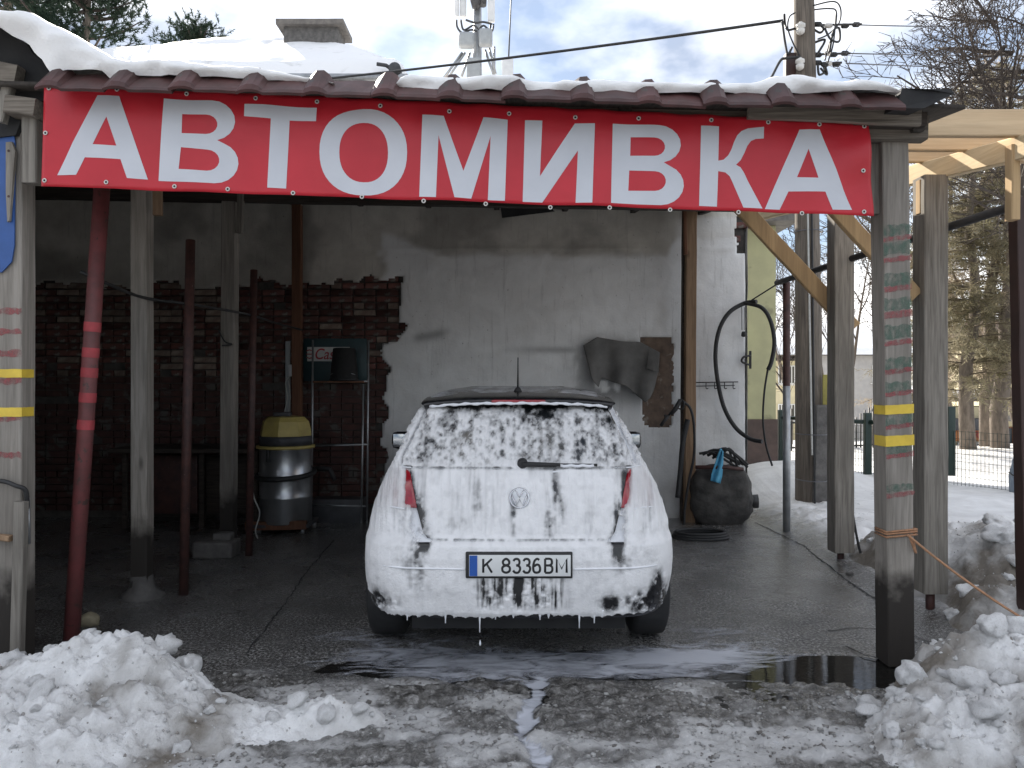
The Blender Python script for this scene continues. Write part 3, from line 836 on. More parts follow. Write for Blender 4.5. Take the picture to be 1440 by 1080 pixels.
# snow lying on the roof: swept sections
def roof_snow(name, x0, x1, top, bot, label, y_front, y_back, seed, dx=.025):
    nx = int((x1 - x0) / dx) + 1
    xs_ = np.linspace(x0, x1, nx)
    tt = np.array([top(x) for x in xs_]); bb = np.array([bot(x) for x in xs_])
    s_ = np.concatenate([np.linspace(0, 1, 12), 1 + np.geomspace(.03, 1, 22)])
    X = np.zeros((nx, len(s_))); Y = X.copy(); Z = X.copy()
    for i, x in enumerate(xs_):
        H = max(tt[i] - bb[i], .004)
        endf = min(1, min(i, nx - 1 - i) / 3.0) ** .5
        for j, s in enumerate(s_):
            if s <= 1:
                a = s * math.pi / 2
                yy = y_front + (.10 + H * .4) * (1 - math.sin(a)) * .0 - .06 * math.sin(a * 2) * (.6 + H) + .09 * s * s
                zz = bb[i] + H * endf * math.sin(a)
            else:
                k_ = s - 1
                yy = y_front + .09 + (y_back - y_front - .09) * k_
                zz = bb[i] + H * endf * (1 - .25 * k_) + (yy - y_front - .09) * RS
            X[i, j] = x; Y[i, j] = yy; Z[i, j] = zz
    Y += .03 * fbm(X * 5, Z * 9, 3, seed) * sst(3.2, 3.9, Y + 9) 
    Z += .012 * fbm(X * 7, Y * 7, 4, seed + 5) * sst(.0, .05, Z - bb[:, None])
    me = grid_mesh(name, X, Y, Z)
    o = link(name, me, M['snow_clean'], None, (x0, y_front, float(bb[0])))
    return props(o, label, 'snow', 'snow lying on the shelter roof')
def pxcurve(pts, Y):
    xx = [(p[0] - 720) / F * Y for p in pts]; zz = [CH - (p[1] - 540) / F * Y for p in pts]
    return lambda x: float(np.interp(x, xx, zz))
YS = 3.78
roof_snow('roof_snow', (-330 - 720) / F * YS, (470 - 720) / F * YS,
          pxcurve([(-330, -40), (-60, 2), (0, 10), (29, 12), (49, 18), (73, 32), (97, 44), (126, 61), (156, 77), (185, 82), (231, 81), (290, 85), (340, 92), (400, 100), (470, 113)], YS),
          pxcurve([(-330, 20), (-60, 24), (0, 38), (15, 49), (36, 58), (46, 73), (61, 85), (72, 104), (97, 98), (146, 101), (156, 112), (175, 114), (185, 105), (260, 107), (330, 110), (400, 112), (470, 117)], YS),
          'thick smooth snow drift sweeping down from the dark bay roof onto the tiles', YS, 6.6, 3)
roof_snow('roof_snow', (556 - 720) / F * YS, (1265 - 720) / F * YS,
          pxcurve([(556, 110), (562, 99), (600, 101), (640, 105), (700, 105), (740, 106), (800, 112), (838, 108), (860, 106), (900, 114), (970, 115), (1000, 112), (1060, 113), (1090, 104), (1115, 101), (1145, 104), (1160, 111), (1200, 110), (1240, 113), (1258, 120), (1265, 126)], YS),
          pxcurve([(556, 121), (600, 126), (700, 128), (800, 130), (900, 131), (1000, 130), (1100, 131), (1200, 130), (1265, 130)], YS),
          'thin lumpy snow strip along the tiled eave above the banner', YS, 6.8, 8)
# ---------------------------------------------------------------- banner
BTL, BTR, BBL, BBR = P(62, 116, 3.88), P(1222, 172, 3.97), P(58, 262, 3.88), P(1229, 304, 3.97)
def banner_uv(px, py):
    """photo pixel -> (u, v) on the banner plane by a few Newton steps on the bilinear patch"""
    u, v = (px - 60) / 1165, (py - 120) / 150
    for _ in range(6):
        def img(u, v):
            p = (BTL * (1 - u) + BTR * u) * (1 - v) + (BBL * (1 - u) + BBR * u) * v
            return 720 + p.x / p.y * F, 540 - (p.z - CH) / p.y * F
        x0, y0 = img(u, v); xu, yu = img(u + 1e-4, v); xv, yv = img(u, v + 1e-4)
        a, b_, c, d = (xu - x0) / 1e-4, (xv - x0) / 1e-4, (yu - y0) / 1e-4, (yv - y0) / 1e-4
        dt = a * d - b_ * c; ex, ey = px - x0, py - y0
        u += (d * ex - b_ * ey) / dt; v += (a * ey - c * ex) / dt
    return u, v
def banner_pt(u, v, off=0.0):
    p = (BTL * (1 - u) + BTR * u) * (1 - v) + (BBL * (1 - u) + BBR * u) * v
    wv = .007 * math.sin(u * 31 + v * 2.2) * (v - .05) + .005 * math.sin(u * 67 + 1.3 - v * 3) * v
    # slack folds that run diagonally from the eyelets, stronger at the right end
    wv += .010 * math.exp(-((u - 1) / .05) ** 2) * math.sin(v * 9 + u * 40) + .004 * math.sin(u * 140 + v * 7) * max(0, .2 - v) * 3
    dz = -.006 * math.sin(u * 15 * math.pi) ** 2 * (1 if v < .5 else .6) * abs(v - .5) * 2 if v < .5 else .004 * math.sin(u * 13 * math.pi)  * (v - .5)
    return Vector((p.x, p.y + wv - off, p.z + dz))
bn = thing('banner', 'long red vinyl banner with large white Cyrillic lettering under the eave', 'banner', tuple((BBL + BBR) / 2))
m, t, b = nodes_of('red vinyl')
n1 = noise(t, coords(t), 3, 4)
t.links.new(ramp(t, n1, [(.3, (.50, .016, .028)), (.7, (.60, .024, .040))]), b.inputs['Base Color'])
b.inputs['Roughness'].default_value = .38; b.inputs['Specular IOR Level'].default_value = .45
bump(t, b, noise(t, coords(t, (1, 1, 2)), 6, 4), .25, .012)
M['vinyl'] = m
M['vinyl_white'] = pm('white vinyl print', (.66, .68, .73), (.60, .62, .67), 3, .4, bmp=.1)
U, V = np.meshgrid(np.linspace(0, 1, 260), np.linspace(0, 1, 26), indexing='ij')
pts = np.array([[banner_pt(float(U[i, j]), float(V[i, j])) for j in range(26)] for i in range(260)])
me = grid_mesh('sheet', pts[..., 0], pts[..., 1], pts[..., 2])
o = link('sheet', me, M['vinyl'], bn); sd = o.modifiers.new('thick', 'SOLIDIFY'); sd.thickness = .0016; sd.offset = 0
def z1(l): return [(x / 3, y / 3) for x, y in l]
def z2(l): return [(480 + x / 3, y / 3) for x, y in l]
def z3(l): return [(960 + x / 3, y / 3) for x, y in l]
def cr2d(l, k=4):
    """round the corners of a traced curve a little: Chaikin on all points"""
    return l
def ell(cx, cy, rx, ry, n=44, p=2.25):
    o_ = []
    for i in range(n):
        a = 2 * math.pi * i / n; c, s = math.cos(a), math.sin(a)
        o_.append((cx + rx * math.copysign(abs(c) ** (2 / p), c), cy + ry * math.copysign(abs(s) ** (2 / p), s)))
    return o_
def arc(cx, cy, rx, ry, a0, a1, n=9):
    return [(cx + rx * math.cos(R(a0 + (a1 - a0) * i / n)), cy + ry * math.sin(R(a0 + (a1 - a0) * i / n))) for i in range(n + 1)]
LET = [
    [z1([(413, 402), (503, 402), (625, 757), (540, 752), (512, 673), (358, 664), (320, 738), (241, 740), (305, 600)]), z1([(450, 492), (494, 616), (392, 609)])],
    [z1([(692, 415)] + arc(895, 508, 97, 84, -90, 78) + arc(905, 686, 100, 88, -66, 90) + [(668, 762)]),
     z1([(770, 480)] + arc(868, 524, 49, 41, -88, 90) + [(768, 562)]), z1([(765, 622)] + arc(872, 676, 52, 45, -88, 90) + [(754, 713)])],
    [z1([(1032, 435), (1337, 455), (1334, 512), (1222, 507), (1210, 797), (1130, 792), (1143, 500), (1030, 488)])],
    [ell(511, 214, 61.5, 61), ell(511.5, 214.5, 34, 42)],
    [z2([(342, 482), (432, 488), (515, 722), (600, 495), (702, 503), (690, 847), (618, 845), (630, 575), (548, 840), (478, 835), (410, 570), (400, 834), (329, 830)])],
    [z2([(775, 505), (848, 509), (838, 742), (985, 518), (1070, 520), (1058, 858), (988, 857), (998, 635), (848, 852), (765, 850)])],
    [z2([(1145, 520)] + arc(1340, 608, 92, 80, -90, 78) + arc(1348, 780, 97, 85, -66, 90) + [(1137, 858)]),
     z2([(1220, 578)] + arc(1320, 620, 45, 39, -88, 90) + [(1218, 658)]), z2([(1214, 720)] + arc(1322, 765, 46, 41, -88, 90) + [(1210, 805)])],
    [z3([(77, 530), (153, 532), (150, 678), (172, 674), (192, 655), (205, 630), (216, 598), (230, 568), (248, 550), (275, 540), (343, 535), (342, 584), (308, 586), (288, 594), (273, 614), (260, 645), (244, 676), (225, 695), (244, 706), (258, 728), (275, 765), (335, 880), (255, 877), (210, 770), (198, 744), (180, 728), (150, 722), (146, 872), (71, 868)])],
    [z3([(492, 545), (578, 546), (716, 886), (632, 886), (600, 810), (445, 808), (408, 884), (345, 882)]), z3([(530, 628), (570, 752), (480, 749)])],
]
def flat_letter(loops, fmap, name, mat, parent, maxlen=.06):
    uv = [[Vector((*fmap(x, y), 0)) for x, y in lp] for lp in loops]
    asp_ = Vector((4.4, .53, 1))
    sc = [[Vector((p.x * asp_.x, p.y * asp_.y, 0)) for p in lp] for lp in uv]
    tri = tessellate_polygon(sc)
    bm = bmesh.new(); vs = [bm.verts.new(p) for lp in sc for p in lp]
    for a in tri:
        try: bm.faces.new([vs[i] for i in a])
        except ValueError: pass
    for _ in range(4):
        lg = [e for e in bm.edges if e.calc_length() > maxlen]
        if not lg: break
        bmesh.ops.subdivide_edges(bm, edges=lg, cuts=1); bmesh.ops.triangulate(bm, faces=bm.faces[:])
    for v_ in bm.verts: v_.co = banner_pt(v_.co.x / asp_.x, v_.co.y / asp_.y, .0022)
    me = bpy.data.meshes.new(name); bm.to_mesh(me); bm.free()
    return link(name, me, mat, parent)
for lp in LET:
    flat_letter(lp, banner_uv, 'letter', M['vinyl_white'], bn)
gm = None
tops = [(69, 124), (165, 125), (263, 131), (360, 138), (446, 143), (535, 149), (632, 156), (716, 159), (809, 164), (898, 166), (1000, 169), (1080, 172), (1152, 175), (1216, 177)]
bots = [(64, 187), (63, 254), (151, 257), (245, 262), (320, 266), (413, 272), (509, 277), (596, 283), (683, 287), (774, 291), (857, 293), (942, 295), (1038, 299), (1127, 300), (1215, 298), (1214, 240)]
for q in tops + bots:
    c = banner_pt(*banner_uv(*q), .003)
    mb = MB(); mb.lathe((0, 0, 0), [(.0115, 0), (.0115, .002), (.0085, .0035), (.0055, .002), (.0055, 0)], 12, axis='Y') if gm is None else None
    if gm is None:
        gm = mb.mesh('eyelet'); gm.materials.append(M['porcelain'])
        hm = MB().lathe((0, 0, 0), [(.0055, .0), (.0055, .001)], 10, axis='Y').mesh('eyelet_hole'); hm.materials.append(M['tar'])
    o = bpy.data.objects.new('eyelet', gm); COL.objects.link(o); o.parent = bn; o.location = c - ORG[bn.name]; o.rotation_euler = (0, 0, math.pi)
    h = bpy.data.objects.new('eyelet_hole', hm); COL.objects.link(h); h.parent = o; h.location = (0, .0005, 0)

# ---------------------------------------------------------------- the car under foam
CX, CY = .036, 3.93
car = thing('foamed_car', 'dark hatchback car covered in white washing foam on the wet slab', 'car', (CX, CY, 0))
_cz = [.18, .26, .32, .45, .60, .67, .695, .72, .86, .98, 1.04, 1.10, 1.36, 1.40, 1.43, 1.455, 1.475, 1.485]
_cy = [.16, .07, .035, .008, .0, .012, .045, .058, .085, .125, .165, .21, .405, .45, .56, .80, 1.15, 1.6]
_wz = [.18, .26, .32, .5, .65, .75, .86, .95, 1.02, 1.10, 1.22, 1.36, 1.42, 1.455, 1.475, 1.485]
_ww = [.80, .845, .865, .880, .876, .862, .835, .80, .762, .722, .665, .598, .566, .52, .43, .30]
_fz = [.18, .3, .5, .65, .80, .88, .95, 1.0, 1.2, 1.40, 1.44, 1.475, 1.485]
_fy = [3.95, 4.12, 4.20, 4.19, 4.10, 3.75, 3.30, 3.12, 2.75, 2.36, 2.24, 2.0, 1.75]
_sz = np.linspace(.18, 1.485, 400)
def smooth_tab(zz, vv, k=7):
    a = np.interp(_sz, zz, vv); ker = np.ones(k) / k
    return np.convolve(np.pad(a, k // 2, mode='edge'), ker, 'valid')
T_c, T_w, T_f = smooth_tab(_cz, _cy, 5), smooth_tab(_wz, _ww, 9) * .935, smooth_tab(_fz, _fy, 9)
def cZ(z): return np.interp(z, _sz, T_c)
def wZ(z): return np.interp(z, _sz, T_w)
def fZ(z): return np.interp(z, _sz, T_f)
def RR(x, z):
    u = np.clip(np.abs(x) / wZ(z), 0, 1)
    k = np.clip((u - .66) / .34, 0, 1)
    rad = np.interp(z, [.2, .7, 1.0, 1.1, 1.4], [.30, .27, .22, .16, .14])
    return cZ(z) + .045 * u * u + rad * (1 - np.sqrt(np.clip(1 - k ** 2.2, 0, 1)))
def cp_(x, y, z): return (CX + x, CY + y, z)
m, t, b = nodes_of('dark car paint with foam film')
vec = coords(t, (1, .35, 1)); n1 = noise(t, vec, 7, 7, .65, .5); n2 = noise(t, coords(t), 60, 4, .7)
sx = t.nodes.new('ShaderNodeSeparateXYZ'); t.links.new(t.nodes.new('ShaderNodeTexCoord').outputs['Object'], sx.inputs[0])
hz_ = ramp(t, sx.outputs['Z'], [(.18, (.2, .2, .2)), (.5, (.62, .62, .62)), (1.0, (.6, .6, .6))])
gz_ = N(t, 'ShaderNodeMapRange'); gz_.inputs['From Min'].default_value = 1.32; gz_.inputs['From Max'].default_value = 1.42
gz_.inputs['To Min'].default_value = .16; gz_.inputs['To Max'].default_value = -.02; t.links.new(sx.outputs['Z'], gz_.inputs['Value'])
ad = N(t, 'ShaderNodeMath', operation='ADD'); t.links.new(n1, ad.inputs[0]); t.links.new(gz_.outputs[0], ad.inputs[1])
ff = ramp(t, ad.outputs[0], [(.40, (0, 0, 0)), (.60, (1, 1, 1))])
t.links.new(mixc(t, ff, (.022, .023, .027), (.74, .75, .78)), b.inputs['Base Color'])
t.links.new(ramp(t, ff, [(0, (.18, .18, .18)), (1, (.6, .6, .6))]), b.inputs['Roughness'])
b.inputs['Coat Weight'].default_value = .4
bump(t, b, n2, .25, .006)
M['paint'] = m
M['foam_solid'] = pm('foam drip', (.84, .85, .88), (.78, .79, .82), 20, .4, bmp=.1)
M['paint_dark'] = pm('black wet paint', (.012, .012, .014), (.02, .02, .022), 20, .18, .05, .1)
M['car_glass'] = pm('dark car glass', (.010, .012, .013), (.014, .016, .018), 9, .06, .02, 0)
m, t, b = nodes_of('red tail light glass'); b.inputs['Base Color'].default_value = (.30, .012, .02, 1); b.inputs['Roughness'].default_value = .12; b.inputs['Coat Weight'].default_value = .8
t.links.new(ramp(t, noise(t, coords(t), 40, 3), [(.3, (.22, .008, .015)), (.7, (.36, .015, .025))]), b.inputs['Base Color'])
M['light_red'] = m
M['mirror'] = pm('mirror glass', (.30, .31, .32), (.26, .27, .28), 4, .08, bmp=0, metal=1.0)
M['chrome'] = pm('foamed chrome', (.62, .63, .65), (.5, .5, .52), 20, .25, bmp=0, metal=.8)
# body shell from horizontal slices
zs = np.unique(np.concatenate([np.linspace(.285, 1.40, 50), np.linspace(1.40, 1.484, 14)]))
def slice_ring(z):
    W = float(wZ(z)); f = float(fZ(z)); out = []
    for s in np.linspace(-1, 1, 57):
        x = W * math.sin(s * math.pi / 2); out.append((x, float(RR(np.array(x), np.array(z))) + .006))
    yr = out[-1][1]
    rf = .45 if z < 1.0 else .30
    n = 34
    fl = lambda y: 1 + (.062 if z < 1.0 else .062 * max(0, 1 - (z - 1.0) / .15)) * float(sst(.25, .75, y)) * (1 if y < 3.0 else 1) + .012 * math.exp(-((y - .74) / .35) ** 2) + .010 * math.exp(-((y - 3.3) / .4) ** 2) - (0.0 if z > 1 else .03 * max(0, (y - 3.2)) ** 2)
    side = [(W * fl(yr + (f - rf - yr) * i / n), yr + (f - rf - yr) * i / n) for i in range(1, n)]
    front = []
    for i in range(19):
        a = math.pi / 2 * (1 - i / 9)
        front.append((W * math.sin(a) * (.985 if z < 1 else 1), f - rf + rf * math.cos(a) ** .8 if math.cos(a) > 0 else f - rf))
    return out + side + front + [(-x, y) for x, y in reversed(side)]
rings = [slice_ring(float(z)) for z in zs]; k = len(rings[0])
mb = MB(); v = [cp_(x, y, float(z)) for z, rg in zip(zs, rings) for x, y in rg]; f = []
for i in range(len(zs) - 1):
    for j in range(k):
        q = (i * k + j, i * k + (j + 1) % k, (i + 1) * k + (j + 1) % k, (i + 1) * k + j)
        pc = sum((Vector(v[a]) for a in q), Vector()) / 4
        if abs(pc.x - CX) > .55 and any(math.hypot(pc.y - CY - wy, pc.z - .315) < .365 for wy in (.735, 3.31)): continue
        f.append(q)
f.append(tuple((len(zs) - 1) * k + j for j in range(k)))
mb.add(v, f, True); body = mb.build('body', M['paint'], car)
mb = MB(); mb.box(cp_(0, 2.1, .27), (1.16, 3.7, .20)); mb.build('underbody', M['tar'], car)
for sx_ in (-1, 1):
    for wy in (.735, 3.31):
        mb = MB(); mb.lathe(cp_(sx_ * .60, wy, .36), [(.36, -.02), (.365, .18)], 20, axis='X') if False else mb.box(cp_(sx_ * .50, wy, .50), (.12, .74, .44))
        mb.build('wheel_well', M['tar'], car)
def rear_patch(name, z0, z1, xl, xr, off, mat, parent=car, nz=40, nx=60, thick=.0, bow=0.0):
    Zs = np.linspace(z0, z1, nz); ss = np.linspace(0, 1, nx)
    X = np.zeros((nx, nz)); Z = X.copy()
    for j, z in enumerate(Zs):
        a, c = float(xl(z)), float(xr(z)); W = float(wZ(z))
        a = max(a, -W * .9995); c = min(c, W * .9995)
        sa, sc = math.asin(a / W), math.asin(c / W)
        X[:, j] = W * np.sin(sa + (sc - sa) * ss); Z[:, j] = z
    Y = RR(X, Z) - off
    me = grid_mesh(name, CX + X, CY + Y, Z)
    o = link(name, me, mat, parent)
    if thick:
        sd = o.modifiers.new('thick', 'SOLIDIFY'); sd.thickness = thick; sd.offset = -1
    return o
I = lambda zz, vv: (lambda z: float(np.interp(z, zz, vv)))
tg = I([.70, .73, .80, .88, .97, 1.04], [.475, .50, .52, .545, .575, .60])
rear_patch('bumper', .285, .683, lambda z: -9, lambda z: 9, .006, M['paint_dark'], thick=.02)
rear_patch('tailgate', .703, 1.048, lambda z: -tg(z), lambda z: tg(z), .006, M['paint_dark'], thick=.015)
rw = I([1.055, 1.10, 1.34, 1.385], [.625, .625, .525, .50])
rear_patch('rear_window', 1.056, 1.385, lambda z: -rw(z), lambda z: rw(z), .004, M['car_glass'], thick=.006)
for s_ in (-1, 1):
    li = I([.85, .92, 1.0, 1.06], [.535, .552, .575, .60])
    xl = (lambda z: li(z)) if s_ > 0 else (lambda z: -9)
    xr = (lambda z: 9) if s_ > 0 else (lambda z: -li(z))
    rear_patch('tail_light', .852, 1.045, xl, xr, .012, M['light_red'], thick=.015, nx=30, nz=24)
    # mirror
    c = Vector(cp_(s_ * .885, 2.30, 1.045))
    mb = MB(); mb.box(c + Vector((s_ * .03, 0, 0)), (.19, .10, .14), bev=.045); mb.box(c + Vector((-s_ * .10, .02, -.06)), (.12, .06, .04), bev=.012)
    mi = mb.build('mirror', M['paint_dark'], car)
    mb = MB(); mb.box(c + Vector((s_ * .03, -.052, 0)), (.155, .004, .108), bev=.002); mb.build('mirror_glass', M['mirror'], mi)
    # side windows
    zz = np.linspace(1.05, 1.37, 12); yy = np.linspace(.85, 2.35, 30)
    YY, ZZ = np.meshgrid(yy, zz, indexing='ij'); YY = YY + (ZZ - 1.05) * (.35 - .55 * (YY - .85) / 1.5)
    me = grid_mesh('side_window', CX + s_ * (wZ(ZZ) * (1 + .012 * np.exp(-((YY - .74) / .35) ** 2)) + .004), CY + YY, ZZ)
    link('side_window', me, M['car_glass'], car)
# spoiler and high brake light
Zs = np.linspace(0, 1, 9); ss = np.linspace(-1, 1, 41)
X = np.zeros((41, 9)); Y = X.copy(); Z = X.copy()
prof = [(.46, 1.378), (.36, 1.384), (.335, 1.392), (.328, 1.404), (.334, 1.416), (.36, 1.424), (.44, 1.434), (.55, 1.443), (.66, 1.450)]
for i, s in enumerate(ss):
    for j, (y, z) in enumerate(prof):
        X[i, j] = s * (.555 - .02 * (j < 4)); Y[i, j] = y + .10 * abs(s) ** 3 + .02 * s * s; Z[i, j] = z - .030 * abs(s) ** 3
me = grid_mesh('spoiler', CX + X, CY + Y, Z); sp_ = link('spoiler', me, M['paint_dark'], car)
mb = MB(); mb.box(cp_(0, .338, 1.404), (.30, .03, .017), bev=.006); mb.build('brake_light', M['light_red'], sp_)
# wheels
for sx_ in (-1, 1):
    for wy in (.735, 3.31):
        wr = bpy.data.objects.new('wheel', None); COL.objects.link(wr); wr.parent = car; ORG[wr.name] = ORG[car.name]
        c = cp_(sx_ * .765, wy, .315)
        mb = MB(); mb.lathe(c, [(.21, -.10), (.285, -.103), (.309, -.09), (.316, -.055), (.316, .055), (.309, .09), (.285, .103), (.21, .10)], 40, axis='X')
        me = mb.mesh('tyre'); link('tyre', me, M['rubber'], wr)
        mb = MB(); mb.lathe(c, [(.05, -.06), (.19, -.08), (.212, -.085), (.212, .085), (.19, .08), (.05, .06)], 28, axis='X'); mb.build('rim', M['galv'], wr)
# aerial
mb = MB(); mb.lathe(cp_(0, .80, 1.452), [(.026, 0), (.022, .012), (.012, .028)], 14); mb.tube([cp_(0, .80, 1.47), cp_(0, .76, 1.56), cp_(0, .72, 1.66)], [.006, .0045, .0035], 8); mb.build('aerial', M['rubber'], car)
# wiper
wz_ = 1.062; wy_ = float(RR(np.array(0.0), np.array(1.06)))
mb = MB(); mb.lathe(cp_(.02, wy_ + .012, wz_ + .012), [(.03, .0), (.028, -.03), (.018, -.045)], 16, axis='Y')
mb.tube([cp_(.02, wy_ - .03, wz_ + .012), cp_(.12, wy_ - .035, wz_ + .010), cp_(.22, wy_ - .03, wz_ + .008)], [.014, .013, .010], 8)
wp = mb.build('wiper', M['rubber'], car)
mb = MB(); mb.tube([cp_(.10, wy_ - .008, wz_ + .008), cp_(.42, wy_ - .0, wz_ + .004)], .008, 6); mb.build('wiper_blade', M['rubber'], wp)
# emblem: ring with a V above a W
ez = .905; ey = float(RR(np.array(0.0), np.array(ez))) - .027
e_c = Vector(cp_(.003, ey, ez))
tilt_e = Matrix.Rotation(-math.atan2(.04, .12) * .6, 3, 'X')
def ept(x, z): return e_c + tilt_e @ Vector((x, 0, z))
mb = MB(); mb.tube([ept(.050 * math.cos(a), .050 * math.sin(a)) for a in np.linspace(0, 2 * math.pi, 33)], .0055, 8, cap=False)
em = mb.build('emblem', M['chrome'], car)
for pts_ in ([(-.022, .043), (0, .004), (.022, .043)], [(-.042, .022), (-.018, -.040), (0, -.006), (.018, -.040), (.042, .022)]):
    mb = MB(); mb.tube([ept(x, z) for x, z in pts_], .005, 6); mb.build('emblem_stroke', M['chrome'], em)
mb = MB(); mb.lathe(e_c + Vector((0, .004, 0)), [(.05, .0), (.05, .012)], 24, axis='Y'); mb.build('emblem_disc', M['foam_solid'], em)
# number plate
def text_mesh(s, size, name, ext=0.0, shear=0.0, bold=0.0):
    c = bpy.data.curves.new(name, 'FONT'); c.body = s; c.size = size; c.align_x = 'CENTER'; c.align_y = 'CENTER'; c.extrude = ext; c.shear = shear; c.offset = bold
    o = bpy.data.objects.new('tmp', c); COL.objects.link(o)
    dg = bpy.context.evaluated_depsgraph_get(); me = bpy.data.meshes.new_from_object(o.evaluated_get(dg))
    bpy.data.objects.remove(o); bpy.data.curves.remove(c)
    me.name = name
    return me
pz, py_ = .578, -.030
mb = MB(); mb.box(cp_(0, py_ + .018, pz), (.545, .03, .135), bev=.008); plt = mb.build('number_plate', M['rubber'], car)
M['plate'] = pm('white plate', (.74, .75, .74), (.68, .69, .68), 8, .35, bmp=0)
M['plate_blue'] = pm('plate blue', (.02, .10, .42), (.02, .09, .36), 8, .35, bmp=0)
M['ink'] = pm('black print', (.012, .012, .013), (.016, .016, .016), 8, .5, bmp=0)
mb = MB(); mb.box(cp_(.004, py_ - .001, pz), (.516, .006, .108), bev=.002); mb.build('plate_sheet', M['plate'], plt)
mb = MB(); mb.box(cp_(-.232, py_ - .0045, pz), (.040, .003, .104)); mb.build('plate_band', M['plate_blue'], plt)
_o = [(.5, 0), (.46, .25), (.2, .42), (0, .45)]
STROKES = {
    'K': [[(-.5, -.5), (-.5, .5)], [(.5, .5), (-.5, -.08)], [(-.12, .14), (.5, -.5)]],
    '8': [[(0, .03), (-.36, .12), (-.40, .34), (0, .5), (.40, .34), (.36, .12), (0, .03), (-.46, -.10), (-.46, -.38), (0, -.5), (.46, -.38), (.46, -.10), (0, .03)]],
    '3': [[(-.42, .34), (-.2, .48), (.2, .48), (.40, .30), (.30, .08), (-.05, .02)], [(-.05, .02), (.36, -.04), (.48, -.24), (.25, -.48), (-.2, -.49), (-.46, -.34)]],
    '6': [[(.36, .42), (.05, .5), (-.30, .32), (-.46, -.1), (-.36, -.42), (0, -.5), (.38, -.42), (.46, -.18), (.3, .04), (0, .08), (-.34, -.04)]],
    'B': [[(-.5, -.5), (-.5, .5)], [(-.5, .5), (.15, .5), (.42, .40), (.42, .14), (.1, .03), (-.5, .03)], [(.1, .03), (.46, -.08), (.5, -.34), (.2, -.5), (-.5, -.5)]],
    'M': [[(-.6, -.5), (-.6, .5), (0, -.22), (.6, .5), (.6, -.5)]]}
for ch, x, wd in [('K', -.160, 1.05), ('8', -.066, .9), ('3', -.013, .9), ('3', .038, .9), ('6', .089, .9), ('B', .150, .86), ('M', .216, 1.0)]:
    mb = MB()
    for st_ in STROKES[ch]:
        q = st_ if len(st_) < 4 or ch in 'KM' else [tuple(p[:2]) for p in catmull([(a, b2, 0) for a, b2 in st_], 5)]
        mb.tube([Vector((a * .036 * wd / .86, 0, b2 * .070)) for a, b2 in q], .0060, 6)
    me = mb.mesh('character')
    for v_ in me.vertices: v_.co = Vector(cp_(x + v_.co.x, py_ - .0042 + v_.co.y * .15, pz + v_.co.z))
    link('character', me, M['ink'], plt)
# bumper recess below the plate: darker ribbed insert
rear_patch('bumper_insert', .30, .505, lambda z: -.262, lambda z: .262, .010, M['rubber'], nx=20, nz=10)
# foam: a lumpy coat that stands off the panels; where it is thin the panels show
m, t, b = nodes_of('washing foam')
vec = coords(t); n2 = noise(t, vec, 90, 5, .7)
t.links.new(ramp(t, noise(t, vec, 14, 5), [(.3, (.82, .815, .82)), (.7, (.89, .885, .89))]), b.inputs['Base Color'])
b.inputs['Roughness'].default_value = .5; b.inputs['Specular IOR Level'].default_value = .4
bump(t, b, n2, .6, .009)
tr = t.nodes.new('ShaderNodeBsdfTransparent'); ms = t.nodes.new('ShaderNodeMixShader')
t.links.new(ramp(t, attr(t, 'cover'), [(0, (0, 0, 0)), (1, (1, 1, 1))]), ms.inputs['Fac']); t.links.new(tr.outputs[0], ms.inputs[1]); t.links.new(b.outputs[0], ms.inputs[2])
t.links.new(ms.outputs[0], t.nodes['Material Output'].inputs['Surface'])
M['foam'] = m
NX, NZ = 460, 330
S_, Zf = np.meshgrid(np.linspace(-1, 1, NX), np.linspace(.262, 1.408, NZ), indexing='ij')
Xf = wZ(Zf) * np.sin(S_ * math.pi / 2) * .9995
Yf = RR(Xf, Zf)
QX = 720 + (CX + Xf) / (CY + Yf) * F; QY = 540 - (Zf - CH) / (CY + Yf) * F      # where each spot shows in the photograph, to place bare patches
n1 = fbm(Xf * 7, Zf * 7, 4, 201); n2 = fbm(Xf * 34, Zf * 30, 4, 203); n3 = fbm(Xf * 60, Zf * 60, 3, 205)
stk = fbm(Xf * 34, Zf * 3.0, 4, 207); stk2 = fbm(Xf * 70, Zf * 5, 3, 209)
wzn = sst(1.03, 1.10, Zf); tz = sst(.70, .74, Zf) * (1 - wzn); bz = 1 - sst(.68, .72, Zf)
tk = .0062 + wzn * (-.0004 + .0044 * n2 + .0028 * n1 + .0024 * n3 + .0022 * stk) + tz * (.0006 + .0028 * stk + .0012 * stk2 + .0012 * n1) + bz * (.0012 + .0016 * n1 + .0006 * stk2)
tk = tk - .012 * sst(578, 568, QY + 5 * n1) * sst(890, 850, np.abs(QX - 729) * 6)
def dark(x, y, rx, ry, amp, nz_=1.0, p=2):
    global tk
    g = np.exp(-(np.abs((QX - x) / rx) ** p + np.abs((QY - y) / ry) ** p))
    tk = tk - amp * .88 * g * np.clip(.75 + nz_ * .6 * (n2 + stk * .4), 0, 1.6)
dark(578, 684, 7, 27, .016, .3, 4); dark(880, 684, 7, 27, .016, .3, 4)
dark(589, 735, 8, 32, .018); dark(596, 762, 10, 12, .019); dark(577, 750, 20, 55, .0048); dark(588, 805, 14, 26, .006)
dark(870, 735, 8, 36, .018); dark(864, 762, 9, 14, .019); dark(872, 785, 12, 20, .008); dark(905, 750, 14, 40, .003)
dark(722, 722, 4, 34, .008); dark(781, 690, 5, 26, .011); dark(772, 735, 10, 26, .008); dark(789, 715, 4, 26, .009); dark(640, 735, 12, 14, .004); dark(672, 705, 7, 26, .005)
